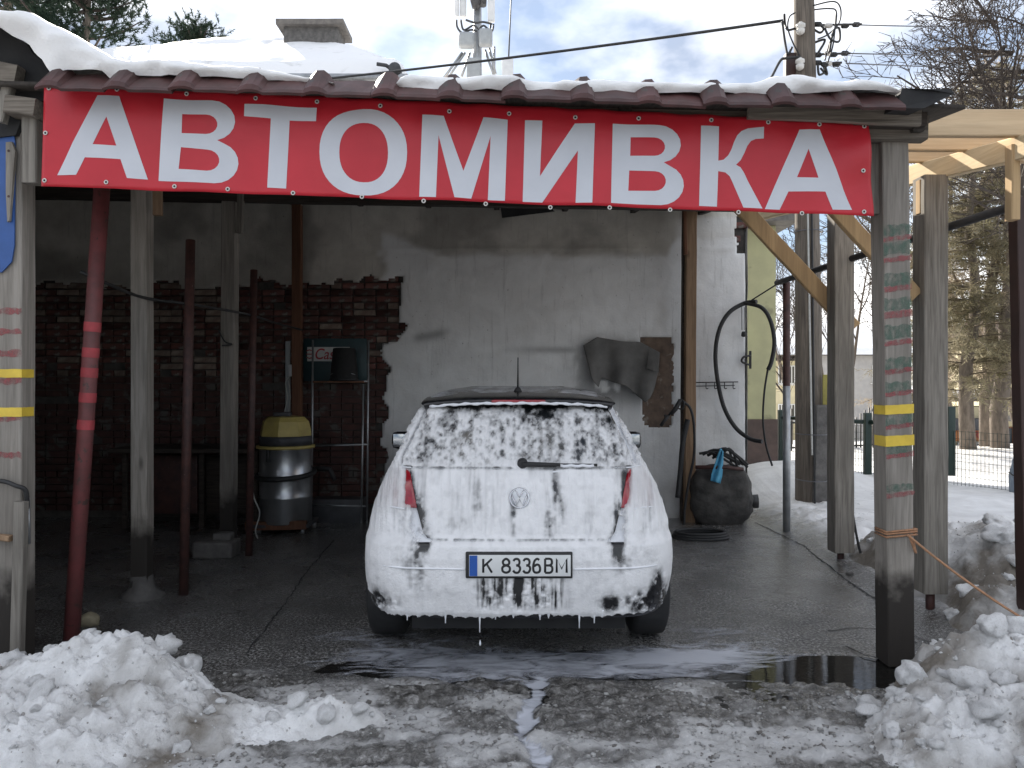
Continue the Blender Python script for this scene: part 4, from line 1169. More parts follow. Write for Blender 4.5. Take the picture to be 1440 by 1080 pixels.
dark(903, 846, 24, 13, .020); dark(924, 826, 9, 22, .017); dark(858, 848, 13, 10, .018); dark(930, 850, 14, 18, .018)
dark(540, 846, 20, 11, .011); dark(527, 838, 9, 16, .010)
dark(766, 583, 16, 6, .012); dark(735, 590, 6, 8, .008); dark(635, 579, 8, 5, .012); dark(690, 586, 14, 4, .006); dark(857, 590, 16, 7, .010); dark(842, 577, 16, 6, .009)
dark(770, 610, 12, 34, .006); dark(815, 590, 6, 5, .010); dark(622, 592, 14, 10, .006); dark(885, 628, 6, 10, .008); dark(600, 625, 10, 22, .004); dark(865, 612, 16, 14, .004)
dark(735, 641, 16, 8, .006)
dark(730, 830, 60, 26, .0062, 1.6, 6)
tk = tk - .006 * np.exp(-(np.abs((QX - 729) / 66) ** 8 + np.abs((QY - 828) / 28) ** 8)) * np.clip(stk2 * 1.6 + stk, -.4, 1.6)
# seams of the tailgate and window, where the foam slips off the glass edge
_rw = np.interp(Zf, [1.055, 1.10, 1.34, 1.385], [.625, .625, .525, .50]); _tg = np.interp(Zf, [.70, .73, .80, .88, .97, 1.04], [.475, .50, .52, .545, .575, .60])
brk = np.clip(.75 + .7 * n2 + .4 * n1, 0, 1.4)
tk = tk - .011 * np.exp(-((np.abs(Xf) - _rw - .006) / .008) ** 2) * sst(1.05, 1.08, Zf) * brk
tk = tk - .008 * np.exp(-((Zf - 1.052) / .006) ** 2) * (np.abs(Xf) < .62) * brk
tk = tk - .009 * np.exp(-((np.abs(Xf) - _tg - .004) / .006) ** 2) * sst(.70, .72, Zf) * sst(1.05, 1.03, Zf) * brk
tk = tk - .007 * np.exp(-((Zf - .694) / .006) ** 2) * (np.abs(Xf) < .49) * brk
tk = tk - .0017 * wzn * (np.abs(Xf) < _rw)
# scalloped lower edge that drips
low = .298 + .012 * fbm(Xf * 9, Xf * 0 + 1, 3, 211) + .010 * np.abs(np.sin(Xf * 62 + 2 * fbm(Xf * 4, Xf * 0, 2, 213)))
tk = np.where(Zf < low, -.012, tk)
tk = np.clip(tk, -.012, .02)
thin = np.exp(-(np.abs((QX - 560) / 34) ** 4 + np.abs((QY - 685) / 30) ** 4)) + np.exp(-(np.abs((QX - 900) / 30) ** 4 + np.abs((QY - 685) / 30) ** 4))
cover = sst(-.0040, .0072, tk) * (1 - .20 * np.clip(thin, 0, 1)) * (1 - .12 * np.clip(n2, 0, 1))
tk = tk + .0015 + .9 * np.clip(tk - .002, 0, 1)
Yo = Yf - .010 - tk
Xo = Xf + np.sign(Xf) * np.abs(np.sin(S_ * math.pi / 2)) ** 6 * (tk + .006)
keep = ~(Zf[:-1, :-1] < .27)
me = grid_mesh('foam', CX + Xo, CY + Yo, Zf, keep=(np.maximum.reduce([tk[:-1, :-1], tk[1:, :-1], tk[:-1, 1:], tk[1:, 1:]]) > -.006), attrs={'cover': cover})
props(link('foam', me, M['foam'], car), kind='stuff')
# foam drips hanging from the bumper, plus foam along the spoiler edge and wiper
mb = MB()
for (px, ln) in [(549, .012), (573, .03), (588, .012), (627, .04), (639, .012), (675, .085), (697, .018), (722, .010), (759, .02), (771, .012), (814, .065), (835, .04), (846, .012)]:
    x = (px - 720) / F * (CY + .06) - CX; z0 = .305; y = float(RR(np.array(x), np.array(.31))) - .014
    mb.tube([cp_(x, y, z0 + .03), cp_(x, y - .002, z0), cp_(x, y, z0 - ln * .6), cp_(x, y, z0 - ln)], [.013, .006, .0025, .0035], 8)
mb.lathe(cp_((675 - 720) / F * CY - CX, .02, .165), [(.001, .020), (.004, .008), (.006, -.002), (.004, -.009), (.001, -.011)], 8)
props(mb.build('foam_drips', M['foam_solid'], car), kind='stuff')
pts_ = []
mb = MB()
X = np.linspace(-.50, .50, 60)
mb.tube([cp_(x, .322 + .10 * abs(x / .555) ** 3 + .02 * (x / .555) ** 2, 1.393 - .03 * abs(x / .555) ** 3 + .002 * math.sin(x * 60)) for x in X], [.0075 + .002 * math.sin(i * 1.7) for i in range(60)], 8)
mb.tube([cp_(.2 + .2 * i / 10, wy_ - .02, wz_ + .002 + .003 * math.sin(i * 2.0)) for i in range(11)], .008, 8)
mb.tube([cp_(-.09 + .34 * i / 16, wy_ - .028, wz_ - .030 + .003 * math.sin(i)) for i in range(17)], .005, 8)
props(mb.build('foam_ridge', M['foam_solid'], car), kind='stuff')
for (z0, xa_, xb_) in [(.848, .60, .80), (1.052, .58, .72)]:
    for s_ in (-1, 1):
        mb = MB(); xx = np.linspace(xa_, min(xb_, float(wZ(z0)) * .985), 20)
        mb.tube([cp_(s_ * float(x), float(RR(np.array(x), np.array(z0))) - .023, z0 + .002 * math.sin(x * 50)) for x in xx], .0042, 6)
        props(mb.build('foam_crease', M['foam_solid'], car), kind='stuff')
# crease of the bumper that carries a line of thicker foam
X = np.linspace(-.80, .80, 90)
for side in ((-.80, -.275), (.275, .80)):
    mb = MB(); xx = np.linspace(side[0], side[1], 40)
    mb.tube([cp_(float(x), float(RR(np.array(x), np.array(.56))) - .023, .556 - .02 * (abs(x) - .27) * -.3) for x in xx], .005, 8)
    props(mb.build('foam_crease', M['foam_solid'], car), kind='stuff')
# ---------------------------------------------------------------- things inside the wash
def rod(p0, p1, r, n=10): return MB().tube([p0, p1], r, n)
# steel poles standing free
def steel_pole(pxb, pyb, pxt, pyt, r, mat, label, group='steel poles standing in the wash', bands=None, square=False, extra=0.0):
    b0 = G(pxb, pyb); Y = b0.y
    top = P(pxt, pyt, Y)
    root = thing('steel_pole', label, 'pole', tuple(b0), group)
    mb = MB()
    if square: mb.beam(b0 - Vector((0, 0, .02)), top, r * 2, r * 2, bev=.006, jit=.0006)
    else: mb.tube([b0 - Vector((0, 0, .02)), b0.lerp(top, .5), top], r, 14)
    mb.build('tube', mat, root)
    mb = MB(); mb.lathe(top, [(r * 1.02, -.004), (r * .9, .004), (r * .2, .006)], 12); mb.build('end_cap', M['rust_steel'], root)
    for (u0, u1) in bands or []:
        mb = MB(); mb.tube([b0.lerp(top, u0), b0.lerp(top, u1)], r * 1.05 if not square else r * 1.5, 14, cap=False); mb.build('paint_band', M['red_band'], root)
    return root, b0, top
_, lb, lt = steel_pole(99, 915, 145, 240, .043, M['red_steel'], 'leaning red pole with brighter red bands propping the roof beside the grey striped post',
    bands=[(u - .010, u + .010) for u in ((915 - 460) / 675, (915 - 496) / 675, (915 - 524) / 675, (915 - 559) / 675, (915 - 597) / 675)])
steel_pole(258, 836, 268, 338, .033, M['rust_steel'], 'short dark red pole ending in the open between two grey wooden posts')
steel_pole(350, 781, 357, 380, .031, M['rust_steel'], 'short rusty pole ending in the open beside the steel vacuum cleaner')
# wire strung from the leaning pole to the brown post
root = thing('hanging_wire', 'dark sagging cable strung across the poles before the brick wall', 'cable', tuple(P(115, 382, 4.5)))
pts = catmull([P(113, 382, 4.52), P(140, 394, 4.62), P(200, 418, 5.30), P(262, 427, 5.62), P(300, 433, 6.3), P(352, 443, 6.70), P(390, 455, 7.6), P(425, 464, 8.3)], 6)
MB().tube(pts, .011, 8).build('strand', M['cable'], root)
MB().tube(catmull([P(307, 463, 6.92), P(316, 480, 6.9), P(326, 484, 6.92), P(312, 486, 6.9)], 5), .007, 6).build('loose_end', M['cable'], root)

# vacuum cleaner
VY = 7.85; VX = (402 - 720) / F * VY
vc = thing('vacuum_cleaner', 'steel drum vacuum cleaner with yellow head on a low trolley', 'vacuum cleaner', (VX, VY, 0))
V_ = Vector((VX, VY, 0))
M['steel_drum'] = pm('brushed steel drum', (.50, .51, .52), (.36, .37, .38), 6, .30, .08, .15, metal=.85, stretch=(1, 1, .4))
M['vac_yellow'] = pm('faded yellow plastic', (.50, .40, .12), (.38, .30, .10), 6, .5, bmp=.1)
mb = MB(); mb.lathe(V_, [(.255, .10), (.262, .11), (.262, .34), (.268, .35), (.268, .37), (.262, .38), (.262, .56), (.268, .57), (.268, .60), (.262, .61), (.262, .84), (.27, .85)], 36); drum = mb.build('drum', M['steel_drum'], vc)
mb = MB(); mb.lathe(V_, [(.272, .845), (.29, .85), (.29, .875), (.272, .88)], 36); mb.build('clamp_ring', M['vac_yellow'], vc)
mb = MB(); mb.lathe(V_, [(.262, .88), (.262, .97), (.25, .975)], 36); mb.build('motor_band', M['dark_grey'], vc)
mb = MB(); mb.lathe(V_, [(.262, .975), (.255, 1.04), (.235, 1.12), (.19, 1.165), (.08, 1.175)], 8, smooth=False); head = mb.build('head', M['vac_yellow'], vc)
mb = MB(); mb.box(V_ + Vector((-.02, -.05, 1.19)), (.17, .10, .05), bev=.012); mb.build('handle', M['dark_grey'], head)
for a in (-1.9, .2):
    c = V_ + Vector((.27 * math.sin(a + .6) * .9, -.27 * math.cos(a + .6) * .9 if a < 0 else .2, .80))
c = V_ + Vector((-.10, -.262, .79)); mb = MB(); mb.box(c, (.035, .03, .12), bev=.006); mb.build('latch', M['rubber'], vc)
pts = [V_ + Vector((.285 * math.cos(a), .285 * math.sin(a), .585 + .03 * math.sin(a + .4))) for a in np.linspace(-3.3, .7, 40)]
pts += [V_ + Vector((.42, .12, .62)), V_ + Vector((.48, .10, .50))]
MB().tube(pts, .026, 10).build('hose', M['rubber'], vc)
mb = MB(); mb.beam(V_ + Vector((-.34, -.20, .085)), V_ + Vector((.27, -.22, .10)), .05, .085, up=(0, 0, 1)); mb.build('trolley_board', M['brown_wood'], vc)
mb = MB(); mb.box(V_ + Vector((0, 0, .085)), (.56, .46, .04), bev=.008); mb.build('trolley_plate', M['dark_grey'], vc)
for (dx, dy) in [(.22, -.17), (-.22, -.15), (.25, .16), (-.22, .17)]:
    w_ = MB().lathe(V_ + Vector((dx, dy, .036)), [(.012, -.016), (.036, -.013), (.036, .013), (.012, .016)], 16, axis='X').build('castor', M['galv'], vc)
pts = catmull([V_ + Vector((-.27, -.20, .62)), V_ + Vector((-.24, -.27, .40)), V_ + Vector((-.16, -.33, .24)), V_ + Vector((-.19, -.36, .08)), V_ + Vector((-.15, -.42, .008))], 6)
MB().tube(pts, .007, 6).build('cord', M['white_cable'], vc)

# socket, conduit and cables on the bricks
sk = thing('wall_socket', 'grey conduit with white socket and cables above the vacuum cleaner', 'socket', tuple(P(408, 540, WY)))
MB().beam(P(405, 480, WY - .03), P(405, 585, WY - .03), .05, .03, bev=.004).build('conduit', M['grey_plastic'], sk)
MB().box(P(409, 521, WY - .06), (.045, .05, .13), bev=.008).build('socket_box', M['white_plastic'], sk)
MB().tube(catmull([P(409, 528, WY - .07), P(402, 537, WY - .1), P(404, 560, WY - .12), P(399, 585, WY - .2)], 5), .008, 6).build('cable', M['white_cable'], sk)
MB().tube(catmull([P(406, 535, WY - .06), P(408, 560, WY - .1), P(404, 588, WY - .2)], 5), .007, 6).build('cable', M['white_cable'], sk)
# oil sign with the bucket in front of it on a pipe frame
sg = thing('oil_sign', 'dark green board with white band and red lettering on the bricks', 'sign', tuple(P(475, 500, WY)))
M['sign_green'] = pm('faded dark green board', (.012, .045, .05), (.01, .03, .036), 6, .45, bmp=.1)
M['sign_white'] = pm('sign white', (.62, .62, .60), (.52, .52, .5), 6, .5, bmp=0)
M['sign_red'] = pm('sign red', (.42, .03, .035), (.35, .025, .03), 6, .5, bmp=0)
def wq(x0, y0, x1, y1, Y, th): 
    a, b_ = P(x0, y0, Y), P(x1, y1, Y)
    return MB().box(((a.x + b_.x) / 2, Y, (a.z + b_.z) / 2), (abs(b_.x - a.x), th, abs(a.z - b_.z)), bev=.003)
SGY = WY - .05
wq(427, 476, 516, 536, SGY, .02).build('board', M['sign_green'], sg)
wq(432, 488, 492, 508, SGY - .013, .006).build('band', M['sign_white'], sg)
me = text_mesh('Cas', .17, 'lettering', .001, .25, .0015)
for v_ in me.vertices: v_.co.x *= .86
me.transform(Matrix.Translation(P(455.5, 498.5, SGY - .018)) @ Matrix.Rotation(R(90), 4, 'X')); link('lettering', me, M['sign_red'], sg)
for k, yy in enumerate((493.5, 498, 502.5)):
    MB().tube([P(431, yy, SGY - .017), P(435, yy - 1.5 + k * 1.5, SGY - .017), P(440, yy, SGY - .017)], .006, 6).build('mark', M['sign_red'], sg)
fr = thing('pipe_frame', 'thin grey pipe rack standing in front of the oil sign', 'rack', tuple(P(515, 738, 8.3)))
FY = 8.28
for (a, b_) in [((518, 478), (516, 742)), ((511, 540), (508, 744)), ((440, 478), (438, 742)), ((455, 538), (518, 536)), ((440, 627), (516, 625)), ((440, 710), (514, 712))]:
    MB().tube([P(*a, FY), P(*b_, FY)], .011, 8).build('pipe', M['galv'], fr)
MB().box(P(478, 537, FY + .05) , (.55, .16, .02), bev=.003).build('shelf', M['brown_wood'], fr)
wq(440, 700, 512, 734, FY + .12, .25).build('lower_shelf_box', M['dark_grey'], fr)
bk = thing('bucket', 'dark upturned bucket covering the end of the oil sign lettering', 'bucket', tuple(P(484, 536, FY + .05)))
bk0 = P(484, 535, FY + .05)
MB().lathe(bk0, [(.155, 0), (.16, .012), (.15, .02), (.118, .345), (.10, .352)], 24).build('shell', M['rubber'], bk)
MB().tube([bk0 + Vector((.13 * math.cos(a), -.13 * math.sin(a) * .5 - .06, .06 + .02 * math.sin(a))) for a in np.linspace(0, math.pi, 14)], .004, 6).build('bail', M['galv'], bk)
# workbench in the dark
wb = thing('workbench', 'dark workbench with red brown board front beneath the bare brick wall', 'workbench', tuple(P(270, 725, 8.2)))
a, b_ = P(172, 631, 8.15), P(365, 631, 8.15)
MB().beam(a, b_, .6, .045, up=(0, 0, 1)).build('top', M['dark_wood'], wb)
for px in (176, 284, 360):
    q = P(px, 631, 8.0); MB().beam((q.x, q.y, 0), (q.x, q.y, q.z - .02), .05, .05).build('leg', M['dark_wood'], wb)
wq(190, 640, 278, 722, 8.1, .02).build('board', M['rust_steel'], wb)
wq(290, 640, 356, 722, 8.16, .02).build('board', M['dark_wood'], wb)
# stones and blocks on the slab
def rock(name, c, size, mat, label, cat, seed, group=None):
    bm = bmesh.new(); bmesh.ops.create_icosphere(bm, subdivisions=3, radius=1)
    r2 = random.Random(seed); off = Vector((r2.uniform(0, 9), r2.uniform(0, 9), r2.uniform(0, 9)))
    from mathutils import noise as mn
    for v_ in bm.verts:
        n_ = mn.noise(v_.co * 1.3 + off) * .35 + mn.noise(v_.co * 3.5 + off) * .12
        v_.co *= 1 + n_
        v_.co.z = max(v_.co.z, -.75)
        v_.co = Vector((v_.co.x * size[0], v_.co.y * size[1], (v_.co.z + .7) * size[2])) + Vector(c)
    me = bpy.data.meshes.new(name); bm.to_mesh(me); bm.free()
    me.polygons.foreach_set('use_smooth', [True] * len(me.polygons))
    o = link(name, me, mat, None, c)
    return props(o, label, cat, group)
rock('stone', G(125, 880), (.062, .05, .045), M['stone'], 'yellowish stone lying at the foot of the leaning red pole', 'stone', 3)
for (px, py, sx_, sy_, sz_, lb_) in [(305, 782, .17, .12, .14, 'rough concrete block in the dark beside the rusty pole')]:
    q = G(px, py); root = thing('concrete_block', lb_, 'block', tuple(q))
    mb = MB(); mb.box(q + Vector((0, 0, sz_ / 2)), (sx_ * 2, sy_ * 2, sz_), bev=.02); mb.build('slab', M['concrete'], root)
    mb = MB(); mb.box(q + Vector((.05, .02, sz_ + .03)), (.16, .12, .07), bev=.02); mb.build('chip', M['concrete'], root)
rock('stone', G(1200, 800) * 1 + Vector((-.12, -.2, 0)), (.03, .02, .015), M['concrete'], 'small dark stone on the slab near the steel shod post', 'stone', 9)
# ragged cloth on the wall
m_cloth = pm('dirty grey tarpaulin', (.155, .150, .142), (.10, .096, .09), 5, .75, bmp=.3)
nu, nv = 50, 36
cl = np.zeros((nu, nv, 3)); kp = np.ones((nu - 1, nv - 1), bool)
lowc = lambda u: np.interp(u, [0, .10, .14, .30, .5, .62, .80, .87, .93, 1], [533, 545, 531, 537, 543, 552, 566, 560, 548, 520])
topc = lambda u: np.interp(u, [0, .18, .5, .75, 1], [486, 474, 480, 481, 496])
for i in range(nu):
    for j in range(nv):
        u, v_ = i / (nu - 1), j / (nv - 1)
        px = 820 + 108 * u + v_ * np.interp(u, [0, .5, 1], [12, 6, -2]); py = topc(u) + (lowc(u) - topc(u)) * v_
        y = WY - .05 - .075 * (.5 + .5 * math.sin(u * 15 + v_ * 1.2)) * (.25 + v_) - .05 * v_ * math.exp(-((u - .75) / .12) ** 2)
        cl[i, j] = P(px, py, y)
me = grid_mesh('hanging_cloth', cl[..., 0], cl[..., 1], cl[..., 2])
o = link('hanging_cloth', me, m_cloth, None, P(870, 520, WY - .05)); sd = o.modifiers.new('thick', 'SOLIDIFY'); sd.thickness = .004
props(o, 'ragged grey tarpaulin piece nailed over the hole in the plaster', 'cloth')
mb = MB(); a = [P(914, 488, WY - .12), P(927, 524, WY - .16), P(919, 521, WY - .15), P(909, 518, WY - .12)]
mb.prism(a, (0, .004, 0)); ob = mb.build('torn_corner', m_cloth, o)
# pressure lance on its hook with the hose down the post
ln = thing('pressure_lance', 'black pressure washer gun hanging nose down on the tan post', 'washer gun', tuple(P(950, 580, 8.2)))
LY = 8.20
MB().tube([P(929, 599, LY), P(940, 584, LY)], .019, 10).build('nozzle', M['rubber'], ln)
MB().tube([P(938, 587, LY), P(957, 564, LY)], .011, 8).build('barrel', M['rubber'], ln)
MB().tube([P(943, 583, LY), P(950, 575, LY), P(957, 562, LY)], [.022, .026, .022], 10).build('grip', M['rubber'], ln)
MB().tube(catmull([P(957, 561, LY), P(962, 566, LY - .02), P(960, 575, LY - .02), P(953, 574, LY)], 5), .008, 8).build('trigger_guard', M['rubber'], ln)
MB().tube([P(935, 583, LY), P(937, 590, LY)], .014, 8).build('side_knob', M['rubber'], ln)
MB().tube(catmull([P(961, 565, LY), P(971, 575, LY), P(976, 600, LY), P(976, 640, LY), P(969, 675, LY), P(963, 715, LY), P(962, 740, LY)], 7), .014, 8).build('hose', M['rubber'], ln)
MB().tube(catmull([P(967, 590, 8.26), P(960, 625, 8.24), P(957, 660, 8.24), P(953, 700, 8.2)], 6), .028, 8).build('hose_bundle', M['rubber'], ln)
# big hose loop at the wall corner
hl = thing('hose_loop', 'thick black hose hung in a long loop at the corner of the whitewashed wall', 'hose', tuple(P(1048, 625, 8.4)))
HY = WY - .10
pts = catmull([P(1064, 424, HY - .1), P(1046, 427, HY), P(1025, 440, HY), P(1011, 465, HY), P(1006, 500, HY), P(1010, 540, HY), P(1019, 575, HY), P(1035, 602, HY), P(1055, 617, HY - .1), P(1072, 621, HY - .2)], 8)
MB().tube(pts, .024, 10).build('loop', M['rubber'], hl)
pts = catmull([P(1046, 426, HY), P(1070, 432, HY - .15), P(1083, 450, HY - .3), P(1089, 480, HY - .4), P(1085, 508, HY - .45), P(1080, 520, HY - .45)], 8)
MB().tube(pts, .022, 10).build('loop_end', M['rubber'], hl)
pts = catmull([P(1080, 518, HY - .45), P(1075, 550, HY - .45), P(1073, 590, HY - .45), P(1077, 625, HY - .45), P(1086, 655, HY - .45)], 8)
MB().tube(pts, .011, 8).build('thin_tail', M['rubber'], hl)
MB().tube([P(1042, 430, HY + .06), P(1054, 424, HY - .05), P(1100, 395, 7.85)], .008, 6).build('tie_wire', M['cable'], hl)
# lamp holder, hook rack, broken bracket
lh = thing('lamp_holder', 'small dark lamp holder dangling on two wires inside the hose loop', 'lamp holder', tuple(P(1045, 470, HY)))
for dx in (-2, 2): MB().tube([P(1045 + dx, 432, HY + .05), P(1045 + dx * .8, 464, HY + .03)], .004, 5).build('lead', M['cable'], lh)
MB().lathe(P(1046, 470, HY + .03), [(.02, .03), (.028, .01), (.03, -.02), (.012, -.03)], 12).build('holder', M['rubber'], lh)
br = thing('wall_bracket', 'broken dark cable bracket at the edge of the whitewashed wall', 'bracket', tuple(P(1048, 508, WY)))
MB().tube(catmull([P(1056, 500, WY - .03), P(1046, 502, WY - .05), P(1043, 508, WY - .05), P(1050, 512, WY - .04), P(1056, 513, WY - .02)], 5), .012, 8).build('arm', M['black_steel'], br)
MB().box(P(1055, 506, WY - .02), (.02, .04, .20), bev=.004).build('back_plate', M['black_steel'], br)
hr = thing('hook_rack', 'thin wire hook rail on the wall beside the tan post', 'hook rail', tuple(P(1005, 540, WY)))
MB().tube([P(978, 538, WY - .03), P(1038, 537, WY - .03)], .006, 6).build('rail', M['black_steel'], hr)
MB().tube([P(978, 543, WY - .03), P(1033, 542, WY - .03)], .005, 6).build('rail', M['black_steel'], hr)
for px in (993, 1005, 1019, 1031): MB().tube(catmull([P(px, 537, WY - .04), P(px, 546, WY - .05), P(px + 3, 546, WY - .07)], 4), .005, 6).build('hook', M['black_steel'], hr)
# dark tank with pipe and blue cloth
tk_ = thing('water_tank', 'dark grimy water tank with pipe against the stained wall corner', 'tank', tuple(P(1015, 735, 8.3)))
TY = 8.28; c = P(1014, 735, TY)
mb = MB()
prof = [(-.30, 0), (.30, 0), (.31, .35), (.27, .56), (.20, .62), (-.28, .62), (-.30, .5)]
bm = bmesh.new(); bmesh.ops.create_icosphere(bm, subdivisions=5, radius=1)
from mathutils import noise as mn
for v_ in bm.verts:
    d = v_.co.normalized(); k_ = (abs(d.x) ** 3.6 + abs(d.y) ** 3.6 + abs(d.z) ** 3.0) ** (-1 / 3.4)
    k_ *= 1 + .07 * mn.noise(d * 2.2) + .035 * mn.noise(d * 6) + .015 * mn.noise(d * 15)
    v_.co = c + Vector((d.x * k_ * .33 - .01 * d.z, .04 + d.y * k_ * .2, .29 + d.z * k_ * .33))
me = bpy.data.meshes.new('body'); bm.to_mesh(me); bm.free(); me.polygons.foreach_set('use_smooth', [True] * len(me.polygons))
M['grime'] = pm('black grime', (.085, .08, .073), (.035, .033, .031), 7, .75, .15, .7, bdist=.012)
link('body', me, M['grime'], tk_)
MB().tube([P(978, 657, TY - .18), P(1020, 657, TY - .18), P(1045, 660, TY - .15)], .020, 10).build('pipe', M['rust_steel'], tk_)
MB().tube([P(1050, 705, TY), P(1066, 705, TY - .02)], [.07, .075], 16).build('outlet', M['black_steel'], tk_)
mb = MB()
for k in range(9): mb.tube(catmull([P(1000 + rng.uniform(-18, 18), 640 + rng.uniform(-4, 8), TY - .1), P(1010 + rng.uniform(-14, 20), 634 + rng.uniform(-4, 4), TY - .15), P(1030 + rng.uniform(-4, 22), 650 + rng.uniform(-4, 8), TY - .1)], 5), .014, 6)
mb.build('hose_tangle', M['rubber'], tk_)
rg = np.zeros((12, 16, 3))
for i in range(12):
    for j in range(16):
        u, v_ = i / 11, j / 15
        px = 1015 - v_ * 9 + (u - .5) * np.interp(v_, [0, .3, .8, 1], [3, 9, 15, 14]); py = 632 + v_ * 46 + (u - .5) * 4
        rg[i, j] = P(px, py, TY - .20 - .025 * math.sin(u * 9 + v_ * 3))
me = grid_mesh('blue_rag', rg[..., 0], rg[..., 1], rg[..., 2]); o = link('blue_rag', me, M['blue_cloth'], None, P(1010, 680, TY - .2))
sd = o.modifiers.new('thick', 'SOLIDIFY'); sd.thickness = .005
props(o, 'light blue rag hanging on the dark tank pipe', 'rag')
# hose coil on the slab
hc = thing('hose_coil', 'black hose coiled flat on the slab in front of the tank', 'hose', tuple(G(985, 757)))
c = G(985, 757)
for k in range(3):
    MB().tube([c + Vector((.27 * math.cos(a) * (1 - k * .06), .17 * math.sin(a) * (1 - k * .05), .018 + k * .022)) for a in np.linspace(k, k + 2 * math.pi, 40)], .014, 8, cap=False).build('turn', M['rubber'], hc)
# blue sheet with wooden turn button on the left post
bs = thing('blue_sheet', 'blue painted sheet nailed to the grey post left of the banner', 'panel', tuple(P(8, 375, 3.97)))
mb = MB(); mb.prism([P(-40, 182, 3.985), P(18, 183, 3.985), P(21, 200, 3.985), P(20, 345, 3.985), P(16, 368, 3.985), P(2, 383, 3.985), P(-40, 384, 3.985)], (0, .008, 0)); mb.build('board', M['blue_board'], bs)
mb = MB(); mb.prism([P(8, 200, 3.965), P(16, 199, 3.965), P(21, 212, 3.965), P(18, 250, 3.965), P(13, 310, 3.965), P(10, 312, 3.965), P(8, 270, 3.965)], (0, .018, 0)); tb = mb.build('turn_button', M['grey_wood'], bs)
for yy in (212, 276): MB().lathe(P(12, yy, 3.963), [(.007, 0), (.005, .004)], 8, axis='Y').build('nail', M['rust_steel'], tb)
# cord round the left post
cd = thing('post_cord', 'dark cord tied round the grey post with red stripes', 'cord', tuple(P(10, 685, 3.97)))
MB().tube(catmull([P(-30, 674, 3.96), P(5, 677, 3.965), P(22, 683, 3.965), P(36, 690, 3.99), P(38, 715, 4.02)], 6), .012, 8).build('loop', M['cable'], cd)
MB().tube([P(40, 700, 4.04), P(41, 765, 4.04)], .008, 6).build('tail', M['galv'], cd)
# ---------------------------------------------------------------- new timber lean-to on the right
tf = thing('timber_frame', 'unfinished lean-to frame of fresh pine beams on grey posts beside the shelter', 'frame', (2.76, 5.06, 0))
def foot_post(px, Y, wdt, z1, foot):
    x = (px - 720) / F * Y
    mb = MB(); mb.beam((x, Y, foot), (x, Y, z1), wdt, wdt); o = mb.build('post', M['grey_wood'], tf)
    mb = MB(); mb.tube([(x, Y, foot + .02), (x, Y, -.03)], .028, 10); mb.build('steel_foot', M['rust_steel'], o)
    return x
foot_post(1308, 5.06, .155, 2.86, .135)
foot_post(1182, 6.50, .165, 3.04, .085)
BX0, BX1 = 2.79, 2.86
bz_ = lambda y: 2.924 + (y - 5.06) * .125
mb = MB(); mb.beam((2.64, 8.2, bz_(8.2)), (2.94, 3.6, bz_(3.6)), .07, .135); mb.build('long_beam', M['fresh_y'], tf)
for y in (4.35, 4.80, 5.25):
    mb = MB(); mb.beam((2.10, y, bz_(y) + .14), (4.9, y, bz_(y) + .135), .05, .15); mb.build('rafter', M['fresh_x'], tf)
mb = MB(); mb.beam(P(1040, 292, 6.44) , P(1203, 470, 6.44), .05, .135, up=(0, 1, 0)); 
def brace(a, b_, wdt, th):
    a = Vector(a); b_ = Vector(b_); d = (b_ - a).normalized()
    mb = MB(); mb.beam(a, b_, wdt, th, up=(0, 1, 0)); return mb
brace(P(1030, 278, 6.62), P(1200, 462, 6.62), .135, .05).build('brace', M['fresh_z'], tf)
brace(P(1150, 268, 5.06), P(1287, 417, 5.06), .10, .05).build('brace', M['fresh_z'], tf)
mb = MB(); mb.beam(P(1424, 205, 4.40), P(1424, 310, 4.40), .05, .07); mb.build('hanger', M['fresh_z'], tf)
mb = MB(); mb.beam((2.70, 5.06, 2.62), (2.70, 5.06, 2.84), .05, .06); mb.build('packer', M['fresh_z'], tf)
# dark rail with its posts
rl = thing('steel_rail', 'dark steel pipe rail running level along the lean-to between steel posts', 'rail', tuple(G(1106, 748)))
a = P(1098, 396, 7.8); b_ = P(1430, 288, 4.55)
MB().tube([a - (b_ - a) * .03, a, b_], .028, 10).build('pipe', M['black_steel'], rl)
q = G(1106, 748); MB().tube([q - Vector((0, 0, .03)), Vector((q.x, q.y, a.z - .01))], .036, 12).build('post', M['rust_steel'], rl)
MB().tube([q + Vector((0, -.004, 0)), Vector((q.x, q.y - .004, 1.48))], .0375, 12).build('post_sleeve', M['galv'], rl)
q2 = P(1438, 590, 4.52); MB().beam(Vector((q2.x + .035, q2.y, -.02)), Vector((q2.x - .02, q2.y, b_.z + .03)), .085, .085, bev=.004).build('post', M['brown_steel'], rl)
# rope to the snow heap
rp = thing('rope', 'orange brown rope tied round the striped post and stretched over the snow', 'rope', tuple(P(1275, 752, 4.07)))
MB().tube(sag(P(1276, 752, 4.05), P(1452, 878, 3.75), .02), .0062, 8).build('line', M['rope'], rp)
for dz in (-.008, .008, .02):
    pts = []
    for (u, w_) in [(-.078, .05), (-.080, -.082), (.080, -.082), (.082, .06)]:
        pts.append(Vector((FPX - .007 + u, 4.15 + w_, zpy(752, 4.06) + dz + u * .1)))
    MB().tube(pts, .006, 6).build('turn', M['rope'], rp)
MB().tube(catmull([P(1278, 752, 4.05), P(1283, 765, 4.05), P(1288, 778, 4.06), P(1284, 760, 4.05)], 5), .006, 6).build('knot_tail', M['rope'], rp)
# cable hanging down by the second post
hcb = thing('hanging_cable', 'black cable trailing down to the snow beside the steel shod grey post', 'cable', tuple(P(1220, 792, 6.45)))
MB().tube(catmull([P(1196, 640, 6.48), P(1197, 700, 6.46), P(1203, 745, 6.45), P(1212, 782, 6.42), P(1226, 795, 6.38)], 6), .011, 8).build('strand', M['cable'], hcb)
